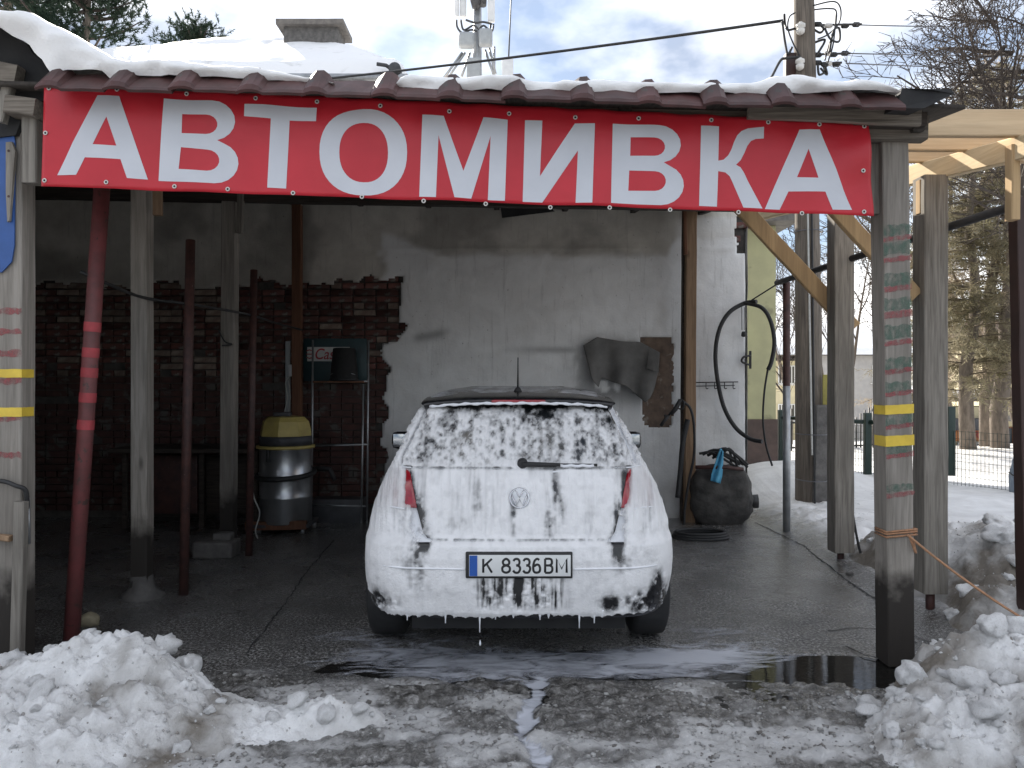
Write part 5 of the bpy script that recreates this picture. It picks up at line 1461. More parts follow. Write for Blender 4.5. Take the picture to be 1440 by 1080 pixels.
# ---------------------------------------------------------------- utility pole
M['pole_wood'] = wood('old pole wood', (.20, .17, .14), (.085, .072, .06))
M['old_yellow'] = pm('faded yellow plate', (.36, .31, .07), (.26, .23, .06), 12, .6)
UP = 9.35
ux = lambda px: (px - 720) / F * UP
up = thing('utility_pole', 'weathered wooden utility pole with insulators and tangled wires', 'utility pole', (ux(1138), UP, 0))
MB().tube([(ux(1137.5), UP, -.05), (ux(1137), UP, 2.0), (ux(1134), UP, 4.2), (ux(1130), UP, 6.4), (ux(1127), UP, 8.4)], [.160, .155, .135, .118, .105], 18).build('pole', M['pole_wood'], up)
MB().beam((ux(1146), UP - .13, -.05), (ux(1149), UP - .13, 1.25), .20, .16, bev=.02).build('concrete_stub', M['concrete'], up)
for z in (.9, .35, 3.35, 4.9): MB().tube([(ux(1137) + .165 * math.cos(a_), UP + (.165 if z > 2 else .25) * math.sin(a_) - (.0 if z > 2 else .08), z) for a_ in np.linspace(0, 2 * math.pi, 24)], .006, 5, cap=False).build('binding', M['wire'], up)
MB().beam((ux(1111), UP + .02, 4.4), (ux(1111), UP + .02, 5.52), .12, .11, bev=.006).build('steel_strut', M['brown_steel'], up)
MB().box(P(1165, 548, UP - .16), (.14, .02, .36), bev=.004).build('notice_plate', M['old_yellow'], up)
for px, y0, y1, off in [(1146, 120, 720, .0), (1142, 300, 640, .01)]:
    MB().tube(catmull([P(px - 6, y0, UP - .15), P(px - 3, (y0 + y1) / 2, UP - .17), P(px, y1, UP - .22)], 8), .012, 6).build('down_cable', M['white_cable'] if off else M['cable'], up)
for (px, py) in [(1126, 38), (1125, 88)]:
    c = P(px, py, UP - .14)
    MB().lathe(c, [(.02, -.09), (.045, -.07), (.05, -.03), (.03, -.02), (.055, .0), (.055, .03), (.03, .045), (.02, .06)], 14).build('insulator', M['porcelain'], up)
for (py, x1) in [(35, 1212), (76, 1196), (89, 1184)]:
    MB().tube([P(1143, py + 1, UP), P(1160, py, UP), P(x1, py - 1, UP - .1)], .013, 6).build('wire_arm', M['black_steel'], up)
    for k, px in enumerate((1150, 1165, x1 - 24, x1 - 8)):
        MB().lathe(P(px, py + rng.uniform(-1, 2), UP - .03), [(.012, -.05), (.03, -.03), (.03, .03), (.012, .05)], 10, axis='X').build('clamp', M['porcelain'] if k == 1 else M['rubber'], up)
loops = [[(1142, 14), (1165, 12), (1176, 16), (1174, 40), (1166, 62), (1160, 85)], [(1143, 8), (1172, 2), (1182, 12), (1180, 32), (1165, 48), (1150, 55)], [(1143, 40), (1153, 46), (1158, 40), (1152, 34)],
         [(1160, 40), (1168, 55), (1180, 58), (1180, 40), (1172, 44), (1166, 75)], [(1145, 60), (1160, 56), (1152, 72), (1146, 80)], [(1150, 92), (1152, 105), (1160, 100), (1156, 90)], [(1160, 92), (1163, 105), (1154, 96)],
         [(1118, 18), (1110, 24), (1108, 40), (1115, 60), (1126, 82), (1132, 100)], [(1100, 30), (1104, 60), (1108, 76), (1114, 66)], [(1118, 40), (1108, 42), (1104, 34), (1103, 20)], [(1176, 16), (1172, 60), (1164, 88)]]
for lp in loops:
    MB().tube(catmull([P(a_, b2, UP - .08 + rng.uniform(-.05, .08)) for a_, b2 in lp], 6), rng.choice([.007, .009, .014]), 6).build('jumper', M['cable'], up)
MB().tube(catmull([P(1125, 80, UP - .15), P(1105, 82, UP - .15), P(1097, 86, UP - .15), P(1083, 112, UP - .3), P(1060, 150, UP - .5)], 6), .016, 6).build('drop_cable', M['cable'], up)
def span(name, a, b_, s, r, mat, label, group):
    o = MB().tube(sag(a, b_, s, 24), r, 6).build(name, mat, None, a, label, 'wire', group); return o
span('overhead_wire', P(1101, 29, UP), P(425, 114, 13.3), .04, .019, M['cable'], 'thick black cable slung from the pole across to the snowy house roof', 'overhead wires')
for (py, x1, y1, Y1, lb_) in [(35, 1560, 36, 26, 'topmost thin wire leading from the pole towards the bare trees'), (75, 1560, 76, 26, 'middle thin wire leading from the pole towards the bare trees'), (89, 1560, 97, 26, 'lowest thin wire leading from the pole towards the bare trees')]:
    span('overhead_wire', P(1205 if py < 50 else 1190, py, UP - .1), P(x1, y1, Y1), .05, .008, M['wire'], lb_, 'overhead wires')
# ---------------------------------------------------------------- houses and masts behind
M['pink_wall'] = pm('pale pink render', (.52, .40, .36), (.46, .35, .31), 4, .85)
M['yellow_wall'] = pm('yellow green render', (.50, .48, .27), (.43, .41, .24), 3, .85, spots=((.30, .28, .17), 2.2, .62))
M['plinth'] = pm('brown plinth', (.13, .09, .075), (.09, .065, .055), 6, .85)
M['grey_wall'] = pm('grey house render', (.42, .41, .40), (.35, .34, .34), 3, .85)
M['cream_wall'] = pm('cream render', (.62, .55, .36), (.54, .48, .32), 3, .85)
M['far_glass'] = pm('dark window glass', (.03, .035, .04), (.05, .055, .06), 2, .15, bmp=0)
M['far_frame'] = pm('white window frame', (.70, .70, .68), (.62, .62, .6), 4, .6, bmp=0)
M['soffit'] = pm('grey eave boards', (.20, .18, .16), (.12, .11, .10), 8, .8)
def hip_roof(x0, x1, y0, y1, z0, zr, over, ridge):
    mb = MB(); x0 -= over; x1 += over; y0 -= over; y1 += over
    xc0, xc1 = ridge; yc = (y0 + y1) / 2
    v = [(x0, y0, z0), (x1, y0, z0), (x1, y1, z0), (x0, y1, z0), (xc0, yc, zr), (xc1, yc, zr)]
    mb.add(v, [(0, 1, 5, 4), (1, 2, 5), (2, 3, 4, 5), (3, 0, 4), (3, 2, 1, 0)])
    return mb
def snow_roof(x0, x1, y0, y1, z0, zr, over, ridge, th, seed, parent, nm='snow_cover'):
    """snow blanket over a hip roof: height field, rounded at the eaves"""
    n, k = 90, 60
    xa, xb2, ya, yb2 = x0 - over, x1 + over, y0 - over, y1 + over
    X, Y = np.meshgrid(np.linspace(xa, xb2, n), np.linspace(ya, yb2, k), indexing='ij')
    yc = (ya + yb2) / 2
    sy = (zr - z0) / (yc - ya); sl = (zr - z0) / max(.1, ridge[0] - xa); sr_ = (zr - z0) / max(.1, xb2 - ridge[1])
    H = np.minimum.reduce([(Y - ya) * sy, (yb2 - Y) * sy, (X - xa) * sl, (xb2 - X) * sr_])
    e = np.minimum.reduce([Y - ya, yb2 - Y, X - xa, xb2 - X])
    Z = z0 + H + th * np.sqrt(np.clip(e / .25, 0, 1)) * (1 + .25 * fbm(X * .8, Y * .8, 4, seed)) + .01
    link(nm, grid_mesh(nm, X, Y, Z), M['snow_clean'], parent)
def window(parent, x0, x1, z0, z1, y, face='front', mull=1, frame=None):
    mb = MB(); mb.box(((x0 + x1) / 2, y + .03, (z0 + z1) / 2), (x1 - x0, .08, z1 - z0)); wn = mb.build('window', M['far_glass'], parent)
    fr_ = .06; mb = MB()
    for q in ((x0, x0 + fr_), (x1 - fr_, x1)): mb.box(((q[0] + q[1]) / 2, y - .03, (z0 + z1) / 2), (fr_, .06, z1 - z0))
    for q in ((z0, z0 + fr_), (z1 - fr_, z1)): mb.box(((x0 + x1) / 2, y - .034, (q[0] + q[1]) / 2), (x1 - x0 - .01, .06, fr_))
    for i in range(mull):
        xm = x0 + (x1 - x0) * (i + 1) / (mull + 1); mb.box((xm, y - .037, (z0 + z1) / 2), (.05, .05, z1 - z0 - .02))
    mb.build('window_frame', frame or M['far_frame'], wn)
    mb = MB(); mb.box(((x0 + x1) / 2, y - .06, z0 - .05), (x1 - x0 + .2, .16, .06)); mb.build('sill', M['far_frame'], wn)
# pink house with the snowy hip roof and chimney
hx0, hx1, hy0, hy1, hz = -10.5, -2.35, 14.3, 22.0, 7.05
ph = thing('pink_house', 'pink rendered house with snow covered hip roof and grey chimney behind the shelter', 'house', ((hx0 + hx1) / 2, hy0, 0))
MB().box(((hx0 + hx1) / 2, (hy0 + hy1) / 2, hz / 2 - .3), (hx1 - hx0, hy1 - hy0, hz + .6)).build('wall', M['pink_wall'], ph)
rd = (-5.7, -4.8)
hip_roof(hx0, hx1, hy0, hy1, hz, 9.55, .45, rd).build('roof', M['soffit'], ph)
snow_roof(hx0, hx1, hy0, hy1, hz + .03, 9.55, .47, rd, .20, 31, ph)
c = P(443, 66, 17.0)
MB().box((c.x, 17.0, c.z - .35), (1.18, .7, 1.3), bev=.01).build('chimney', M['concrete'], ph)
MB().box((c.x, 17.0, P(443, 44, 17).z), (1.46, .95, .12), bev=.01).build('chimney_cap', M['soffit'], ph)
MB().tube([(hx0 - .45, hy0 - .52, hz - .02), (hx1 + .45, hy0 - .52, hz - .05)], .065, 10).build('gutter', M['galv'], ph)
for px in (513, ): 
    q = P(px, 112, hy0 - .5); MB().prism([q + Vector((-.12, 0, .10)), q + Vector((.10, 0, .10)), q + Vector((0, 0, -.22))], (0, .05, 0)).build('gutter_outlet', M['galv'], ph)
q = P(556, 99, 13.75); MB().lathe(q, [(.03, -.12), (.11, -.10), (.11, .08), (.05, .12)], 14, axis='Y').build('cable_bracket', M['dark_grey'], ph)
MB().tube([P(530, 90, 13.75), P(543, 92, 13.75), P(552, 98, 13.75)], .035, 8).build('bracket_arm', M['dark_grey'], ph)
def base_z(Y): return float(ground_h(np.array([5.0]), np.array([float(Y)]))[0][0])
# yellow building at the wall corner
yb = thing('yellow_building', 'low yellow green rendered building with brown plinth beyond the wall corner', 'building', (2.0, 12.2, 0))
YB = 12.0
yx1 = (1091 - 720) / F * YB
MB().box((yx1 - .9, YB + 2.0, 2.0), (1.8, 4, 3.95)).build('wall', M['yellow_wall'], yb)
MB().box((yx1 - .9, YB + 1.99, .45), (1.84, 4.04, 1.0)).build('plinth', M['plinth'], yb)
MB().box((yx1 - .9, YB + 2.0, 4.05), (2.3, 4.7, .14)).build('eave', M['soffit'], yb)
hip_roof(yx1 - 1.8, yx1, YB, YB + 4, 4.13, 4.6, .25, (yx1 - 1.2, yx1 - .6)).build('roof', M['tile'], yb)
snow_roof(yx1 - 1.8, yx1, YB, YB + 4, 4.15, 4.6, .25, (yx1 - 1.2, yx1 - .6), .10, 37, yb)
AY = 26.0
am = thing('antenna_mast', 'mobile phone antenna mast with white panels and grey boxes above the shelter roof', 'antenna', (P(672, 112, AY).x, AY, base_z(AY)))
def A(px, py, dy=0): return P(px, py, AY + dy)
MB().tube([Vector((A(671, 160).x, AY, base_z(AY))), A(671, 160), A(671, 90), A(672, -40)], [.30, .2, .16, .12], 14).build('mast', M['galv'], am)
for (x0, x1, y1, dy) in [(640, 646, 27, 0), (647, 656, 27, .1), (686, 696, 34, 0)]:
    a, b_ = A(x0, -45, dy), A(x1, y1, dy); MB().box(((a.x + b_.x) / 2, AY + dy - .15, (a.z + b_.z) / 2), (abs(b_.x - a.x), .18, abs(a.z - b_.z)), bev=.03).build('panel_antenna', M['white_plastic'], am)
for (x0, y0, x1, y1) in [(646, 53, 668, 74), (674, 48, 693, 72)]:
    a, b_ = A(x0, y0), A(x1, y1); MB().box(((a.x + b_.x) / 2, AY - .35, (a.z + b_.z) / 2), (abs(b_.x - a.x), .3, abs(a.z - b_.z)), bev=.09).build('radio_unit', M['grey_plastic'], am)
MB().tube([A(668, -30, -.1), A(670, 0, -.2), A(668, 12, -.2)], [.22, .22, .10], 10).build('dark_unit', M['dark_grey'], am)
MB().tube([A(680, -30, -.1), A(679, 8, -.2)], [.14, .12], 10).build('dark_unit', M['dark_grey'], am)
for (a, b_) in [((650, 74), (624, 110)), ((654, 74), (630, 110)), ((661, 74), (649, 108)), ((682, 70), (696, 110)), ((688, 68), (697, 104)), ((695, 66), (695, 112)), ((660, 92), (660, 118)), ((675, 108), (697, 110))]:
    MB().tube([A(*a), A(*b_)], .045, 8).build('strut', M['galv'], am)
a, b_ = A(657, 90), A(675, 113); MB().box(((a.x + b_.x) / 2, AY - .1, (a.z + b_.z) / 2 - .1), (abs(b_.x - a.x), .4, abs(a.z - b_.z) + .4), bev=.03).build('cabinet', M['grey_plastic'], am)
for lp in ([(642, 28), (643, 38), (650, 46), (662, 42), (671, 44)], [(648, 28), (652, 42), (665, 36), (672, 40)], [(690, 34), (688, 42), (680, 36), (673, 42)], [(694, 34), (692, 44), (684, 46)], [(655, 28), (668, 32), (680, 31), (692, 34)]):
    MB().tube(catmull([A(*q_, -.3) for q_ in lp], 6), .035, 6).build('feeder', M['dark_grey'], am)
lr = thing('lightning_rod', 'thin lightning rod on a pale box beside the antenna mast', 'rod', tuple(A(714, 112)))
a, b_ = A(706, 86), A(722, 125); MB().box(((a.x + b_.x) / 2, AY, (a.z + b_.z) / 2), (abs(b_.x - a.x), .4, abs(a.z - b_.z)), bev=.02).build('base_box', M['white_plastic'], lr)
MB().tube([A(714, 110), A(717, 40), A(720, -30)], [.03, .025, .02], 6).build('spike', M['dark_grey'], lr)
# grey house down the slope
def base_z_(Y): return float(ground_h(np.array([5.0]), np.array([float(Y)]))[0][0])
HY2 = 46.0
def hp(px, py, dy=0): return P(px, py, HY2 + dy)
gh = thing('grey_house', 'two storey grey and cream house with snowy hip roof down the slope', 'house', (18, HY2, base_z(HY2)))
a = hp(1150, 500); b_ = hp(1245, 620); zb = base_z(HY2) - .5
MB().box(((a.x + b_.x) / 2 + .6, HY2 + 4, (a.z + zb) / 2), (b_.x - a.x + 1.2, 8, a.z - zb)).build('wall', M['grey_wall'], gh)
a2 = hp(1076, 507); MB().box(((a2.x + a.x) / 2, HY2 + 4.6, (a2.z + zb) / 2), (a.x - a2.x + .02, 8, a2.z - zb)).build('wall_wing', M['cream_wall'], gh)
hip_roof(a2.x, b_.x + 1.2, HY2, HY2 + 8.6, a.z, a.z + 2.3, .5, (a.x - .5, b_.x - 1.0)).build('roof', M['soffit'], gh)
snow_roof(a2.x, b_.x + 1.2, HY2, HY2 + 8.6, a.z + .03, a.z + 2.3, .5, (a.x - .5, b_.x - 1.0), .25, 43, gh)
q = hp(1227, 478, 2); MB().box((q.x, HY2 + 3, q.z - .4), (.5, .5, 1.6)).build('chimney', M['plinth'], gh)
for (x0, x1, y0, y1) in [(1226, 1238, 513, 538), (1226, 1238, 566, 592)]:
    u, v_ = hp(x0, y1), hp(x1, y0); window(gh, u.x, v_.x, u.z, v_.z, HY2)
for (x0, x1, y0, y1) in [(1084, 1090, 514, 540), (1094, 1103, 514, 540), (1108, 1118, 514, 540), (1084, 1090, 568, 592), (1094, 1103, 568, 592), (1108, 1118, 568, 592)]:
    u, v_ = hp(x0, y1, .6), hp(x1, y0, .6); window(gh, u.x, v_.x, u.z, v_.z, HY2 + .6)
# orange fronted shop behind the conifers and a pale building
SY = 27.0
sh = thing('shop', 'low shop with dark awning and orange fascia lettering behind the conifer trunks', 'shop', (17, SY, base_z(SY)))
M['orange'] = pm('orange fascia', (.55, .20, .06), (.46, .16, .05), 3, .6)
a, b_ = P(1276, 572, SY), P(1403, 650, SY)
MB().box(((a.x + b_.x) / 2, SY + .6, (a.z + b_.z) / 2 - .3), (b_.x - a.x, 1.2, a.z - b_.z + .6)).build('wall', M['cream_wall'], sh)
a, b_ = P(1325, 588, SY - .1), P(1400, 604, SY - .1); MB().box(((a.x + b_.x) / 2, SY - .35, (a.z + b_.z) / 2), (b_.x - a.x, .7, a.z - b_.z), bev=.03).build('awning', M['dark_grey'], sh)
a, b_ = P(1318, 604, SY - .1), P(1400, 620, SY - .1); fs = MB().box(((a.x + b_.x) / 2, SY - .08, (a.z + b_.z) / 2), (b_.x - a.x, .12, a.z - b_.z)).build('fascia', M['orange'], sh)
me = text_mesh('ARL', .36, 'lettering', .01); me.transform(Matrix.Translation(P(1372, 612, SY - .16)) @ Matrix.Rotation(R(90), 4, 'X')); link('lettering', me, M['sign_red'], fs)
for (x0, x1) in [(1284, 1298), (1322, 1336), (1345, 1356), (1370, 1385)]:
    u, v_ = P(x0, 640, SY), P(x1, 622, SY); window(sh, u.x, v_.x, u.z, v_.z, SY, mull=0)
a, b_ = P(1272, 560, SY), P(1410, 572, SY); MB().box(((a.x + b_.x) / 2, SY + .6, a.z), (b_.x - a.x, 1.8, .22)).build('roof', M['soffit'], sh)
MB().box(((a.x + b_.x) / 2, SY + .6, a.z + .2), (b_.x - a.x - .1, 1.7, .2), bev=.08).build('snow_cover', M['snow_clean'], sh)
SY2 = 31.0
cb = thing('cream_building', 'sunlit cream building with brown window frames behind the conifers', 'building', (20, SY2, base_z(SY2)))
a, b_ = P(1402, 470, SY2), P(1560, 660, SY2)
MB().box(((a.x + b_.x) / 2, SY2 + 3, (a.z + b_.z) / 2), (b_.x - a.x, 6, a.z - b_.z)).build('wall', M['cream_wall'], cb)
for (x0, x1, y0, y1) in [(1412, 1436, 600, 625), (1448, 1475, 600, 625), (1412, 1436, 545, 572), (1448, 1475, 545, 572)]:
    u, v_ = P(x0, y1, SY2), P(x1, y0, SY2); window(cb, u.x, v_.x, u.z, v_.z, SY2, frame=M['brown_wood'])
a, b_ = P(1398, 584, SY2), P(1560, 592, SY2); MB().box(((a.x + b_.x) / 2, SY2 - .3, (a.z + b_.z) / 2), (b_.x - a.x, .6, .2)).build('canopy', M['soffit'], cb)
hip_roof(P(1402, 470, SY2).x, P(1560, 470, SY2).x, SY2, SY2 + 6, P(0, 470, SY2).z, P(0, 440, SY2).z, .4, (P(1440, 470, SY2).x, P(1520, 470, SY2).x)).build('roof', M['tile'], cb)
# tarpaulin bundle at the right edge of the frame behind the fence
tp = thing('covered_bundle', 'grey blue tarpaulin covered bundle standing in the snow behind the mesh fence', 'bundle', tuple(G(1440, 700)))
c = G(1450, 704)
mb = MB(); mb.lathe(c, [(.20, 0), (.23, .05), (.22, .3), (.20, .5), (.14, .62), (.06, .68)], 20); me = mb.mesh('cover')
for v_ in me.vertices:
    d = v_.co - c; v_.co += Vector((d.x, d.y, 0)) * .12 * math.sin(math.atan2(d.y, d.x) * 5 + d.z * 6)
link('cover', me, pm('grey blue tarpaulin', (.26, .31, .38), (.18, .22, .28), 7, .6, bmp=.4), tp)
MB().tube([c + Vector((.24 * math.cos(a_), .24 * math.sin(a_), .33 + .02 * math.sin(3 * a_))) for a_ in np.linspace(0, 2 * math.pi, 24)], .008, 5, cap=False).build('lashing', M['cable'], tp)
# ---------------------------------------------------------------- fence
fn = thing('mesh_fence', 'dark green wire mesh fence with square posts along the snowy lot', 'fence', (6.0, 10.8, 0))
FP = [(4.80, 13.7), (5.6, 12.1), (6.22, 10.9), (6.62, 9.95), (7.6, 8.7)]
for (x, y) in FP:
    z = base_z(y) + .04
    MB().box((x, y, z + .42), (.10, .10, .98), bev=.006).build('post', M['green_steel'], fn)
for k, ((xa_, ya_), (xb_, yb_)) in enumerate(zip(FP, FP[1:])):
    a, b_ = Vector((xa_, ya_, .06)), Vector((xb_, yb_, .06)); Ls = (b_ - a).length
    mb = MB(); n = int(Ls / .055)
    for i in range(1, n):
        q = a.lerp(b_, i / n); mb.tube([q, q + Vector((0, 0, .78))], .0032, 4, cap=False)
    for z in np.arange(.04, .80, .105): mb.tube([a + Vector((0, 0, z)), b_ + Vector((0, 0, z))], .0032, 4, cap=False)
    mb.build('mesh_panel', M['green_steel'], fn)
    if k < 2: MB().tube([a + Vector((0, 0, .84)), b_ + Vector((0, 0, .84))], .035, 8).build('top_rail', M['green_steel'], fn)
pk = thing('picket_fence', 'black steel picket fence with curved top behind the utility pole', 'fence', (5.3, 16.5, 0))
a, b_ = P(1094, 600, 16.5), P(1245, 600, 17.5)
for i in range(26):
    q = a.lerp(b_, i / 25); h = .75 + .25 * abs(math.sin(i * .35))
    MB().tube([(q.x, q.y, -.05), (q.x, q.y, h)], .017, 6).build('picket', M['black_steel'], pk)
for z in (.12, .66): MB().tube([(a.x, a.y, z), (b_.x, b_.y, z)], .02, 6).build('rail', M['black_steel'], pk)
# ---------------------------------------------------------------- trees
M['bark'] = pm('grey brown bark', (.22, .18, .145), (.11, .09, .072), 12, .9, bmp=.6, stretch=(1, 1, .3))
M['twig'] = pm('dark twigs', (.075, .058, .048), (.05, .04, .034), 12, .9, bmp=0)
M['twig_sun'] = pm('brown twigs', (.15, .12, .085), (.10, .08, .06), 9, .9, bmp=0)
def leafm(name, c1, c2, sc=1.2):
    m, t, b = nodes_of(name)
    col = ramp(t, noise(t, coords(t), sc, 5, .6), [(.35, c1), (.65, c2)])
    t.links.new(col, b.inputs['Base Color']); b.inputs['Roughness'].default_value = .7; b.inputs['Specular IOR Level'].default_value = .25
    tl = t.nodes.new('ShaderNodeBsdfTranslucent'); t.links.new(col, tl.inputs['Color']); ms = t.nodes.new('ShaderNodeMixShader'); ms.inputs['Fac'].default_value = .4
    t.links.new(b.outputs[0], ms.inputs[1]); t.links.new(tl.outputs[0], ms.inputs[2]); t.links.new(ms.outputs[0], t.nodes['Material Output'].inputs['Surface'])
    return m
M['needle'] = leafm('dark pine needles', (.018, .036, .024), (.045, .065, .042))
M['needle_brown'] = leafm('brownish conifer twigs', (.24, .195, .13), (.40, .33, .25), .9)
M['needle_green'] = leafm('grey green conifer twigs', (.16, .145, .085), (.31, .27, .18), 1.4)
def bare_tree(name, label, base, height, seed, spread=.5, first=.3, levels=5, r0=.14, lean=(0, 0), mat=None, group='bare trees', maxseg=2600, up=.25, tw=.007, limbs=None):
    r2 = random.Random(seed); root = thing(name, label, 'tree', tuple(base), group)
    trunk = MB(); crown = MB(); cnt_ = [0]
    todo = []
    def branch(p, d, ln, r, lv):
        n = 7 if lv > 1 else 4
        q = Vector(p); dd = Vector(d).normalized(); pts = [q.copy()]; rr = [r]; dirs = [dd.copy()]
        bend = Vector((r2.uniform(-1, 1), r2.uniform(-1, 1), r2.uniform(-.6, .6))) * .10
        for i in range(n):
            dd = (dd + bend + Vector((r2.uniform(-1, 1), r2.uniform(-1, 1), r2.uniform(-1, 1))) * .13 + Vector((0, 0, up * .10))).normalized()
            q = q + dd * ln / n; pts.append(q.copy()); dirs.append(dd.copy()); rr.append(max(tw * .55, r * (1 - .8 * (i + 1) / n)))
        (trunk if lv == levels else crown).tube(pts, rr, 10 if lv == levels else (6 if lv > 2 else 3), cap=False)
        cnt_[0] += 1
        if lv == 0: return
        kids = {5: 9, 4: 8, 3: 6, 2: 5, 1: 4}[lv]
        for k in range(kids):
            u = first + (1 - first) * (k + r2.random()) / kids if lv == levels else .18 + .8 * (k + r2.random()) / kids
            i = min(int(u * n), n - 1); pp = pts[i].lerp(pts[i + 1], u * n - i)
            ax = dirs[i].cross(Vector((r2.uniform(-1, 1), r2.uniform(-1, 1), r2.uniform(-1, 1)))).normalized()
            ang = spread * r2.uniform(.7, 1.5)
            nd = dirs[i] * math.cos(ang) + ax * math.sin(ang)
            todo.append((pp, nd, ln * r2.uniform(.38, .62) * (1.15 - .45 * u), max(tw, rr[i] * r2.uniform(.4, .62)), lv - 1))
    todo.append((Vector(base), Vector((lean[0], lean[1], 1)), height * .8, r0, levels))
    for lb_ in limbs or []: todo.append(lb_)
    while todo and cnt_[0] < maxseg: branch(*todo.pop(0))
    trunk.build('trunk', M['bark'], root); link('crown', crown.raw('crown'), mat or M['twig'], root)
    return root
BT = 12.5
def lim(px0, py0, px1, py1, r, lv, dy=0): 
    a, b2 = P(px0, py0, BT), P(px1, py1, BT + dy); return (a, b2 - a, (b2 - a).length, r, lv)
bare_tree('bare_tree', 'large bare spreading tree whose branches reach over the fresh pine beams', (P(1515, 0, BT).x, BT, -.1), 8.5, 11, spread=.62, first=.35, levels=5, r0=.19, lean=(-.03, 0), up=.0, maxseg=5200, tw=.0075,
          limbs=[lim(1505, 150, 1380, -30, .085, 4), lim(1425, 75, 1290, 60, .045, 3, .4), lim(1412, 66, 1335, 140, .04, 3, -.4), lim(1440, 100, 1330, 110, .03, 3, .8), lim(1470, 140, 1300, 150, .035, 3, -.8), lim(1400, 30, 1310, 20, .03, 3, .6), lim(1400, 40, 1360, -60, .03, 3, 0), lim(1480, 160, 1360, 200, .03, 3, .5), lim(1490, 200, 1340, 260, .035, 3, 0)])
def bt(label, px, Y, h, seed, **kw): 
    bare_tree('bare_tree', label, tuple(P(px, 610, Y)[:2]) + (base_z(Y),), h, seed, levels=4, maxseg=1500, **kw)
bt('slender bare tree before the grey house between the grey posts', 1188, 20, 6.6, 23, spread=.5, r0=.06, first=.2, tw=.007, lean=(.10, 0))
bt('thin bare sapling leaning beside the utility pole', 1172, 19, 6.2, 29, spread=.45, r0=.05, first=.2, tw=.007, lean=(-.10, 0))
bt('bare bush of twigs beside the yellow wall', 1112, 19.5, 5.4, 31, spread=.5, r0=.05, first=.15, tw=.007)
bt('bare tree standing behind the green striped post', 1226, 24, 8.4, 37, spread=.5, r0=.08, first=.2, tw=.009)
bare_tree('bare_tree', 'bare tree with low crown behind the fresh pine beams', (P(1440, 0, 20.5).x, 20.5, base_z(20.5)), 11, 43, spread=.6, levels=5, r0=.14, first=.2, tw=.010, maxseg=4200, lean=(-.12, 0), up=.05, mat=M['twig_sun'])
def conifer(name, label, base, height, z_low, rad, seed, mat, trunk_r=.17, nb=95, dens=12, group='conifers', droop=.25, size=.13):
    r2 = random.Random(seed); root = thing(name, label, 'tree', tuple(base), group); base = Vector(base)
    tr_ = MB(); pts = [base + Vector((r2.uniform(-.05, .05) * i, r2.uniform(-.05, .05) * i, height * i / 8)) for i in range(9)]
    tr_.tube(pts, [trunk_r * (1 - .85 * i / 8) for i in range(9)], 10).build('trunk', M['bark'], root)
    br_ = MB(); V = []; Fc = []
    for b2 in range(nb):
        u = r2.random() ** .85; z = z_low + (height - z_low) * u
        ln = rad * (1 - u) ** .7 * r2.uniform(.6, 1.1) + .3
        a = r2.uniform(0, 2 * math.pi); d = Vector((math.cos(a), math.sin(a), 0))
        p0 = base + Vector((0, 0, z)); q = [p0]
        for i in range(1, 5):
            s = i / 4; q.append(p0 + d * ln * s + Vector((r2.uniform(-.06, .06), r2.uniform(-.06, .06), ln * (.18 * s - droop * s * s * 1.4))))
        br_.tube(q, [.022, .018, .013, .009, .005], 4, cap=False)
        for k in range(int(dens * ln * 2.2)):
            s = r2.uniform(.12, 1); i = min(int(s * 4), 3); pp = q[i].lerp(q[i + 1], s * 4 - i)
            # a spray: a twig with leaflets
            td = (d * r2.uniform(-.1, 1) + Vector((r2.uniform(-1, 1), r2.uniform(-1, 1), r2.uniform(-.9, .35)))).normalized()
            tl = r2.uniform(.5, 1.5) * size * 2.2; sd_ = td.cross(Vector((r2.uniform(-1, 1), r2.uniform(-1, 1), 1))).normalized()
            for w_ in range(6):
                c0 = pp + td * tl * (w_ / 6); sg_ = 1 if w_ % 2 else -1
                e = c0 + (td * .75 + sd_ * sg_ * .7).normalized() * size * r2.uniform(.5, 1.1)
                nn = td * size * .16
                i0 = len(V); V += [c0 - nn, c0 + nn, e]; Fc.append((i0, i0 + 1, i0 + 2))
    br_.build('branches', M['twig_sun'], root)
    me = bpy.data.meshes.new('crown'); me.from_pydata([tuple(v_) for v_ in V], [], Fc); me.update()
    link('crown', me, mat, root)
    return root
conifer('conifer', 'conifer with grey green crown on the trunk nearest the dark green fence post', (P(1362, 640, 17.0).x, 17.0, -.15), 8.2, 1.15, 1.9, 51, M['needle_green'], nb=105)
conifer('conifer', 'conifer with brownish crown between the two pale trunks', (P(1388, 640, 18.6).x, 18.6, base_z(18.6)), 9.5, 1.7, 2.3, 53, M['needle_brown'], nb=110)
conifer('conifer', 'conifer with pale straight trunk standing before the cream building', (P(1407, 640, 17.4).x, 17.4, -.2), 9.0, 1.5, 2.0, 57, M['needle_green'], trunk_r=.2, nb=105)
conifer('conifer', 'brownish conifer at the edge of the lot beyond the brown steel post', (P(1475, 640, 18.2).x, 18.2, base_z(18.2)), 9.6, 1.5, 2.3, 59, M['needle_brown'], nb=105)
conifer('conifer', 'far grey green conifer glimpsed between the striped post and the lean-to post', (P(1330, 620, 24).x, 24, base_z(24)), 9.4, 1.5, 2.2, 61, M['needle_brown'], nb=90)
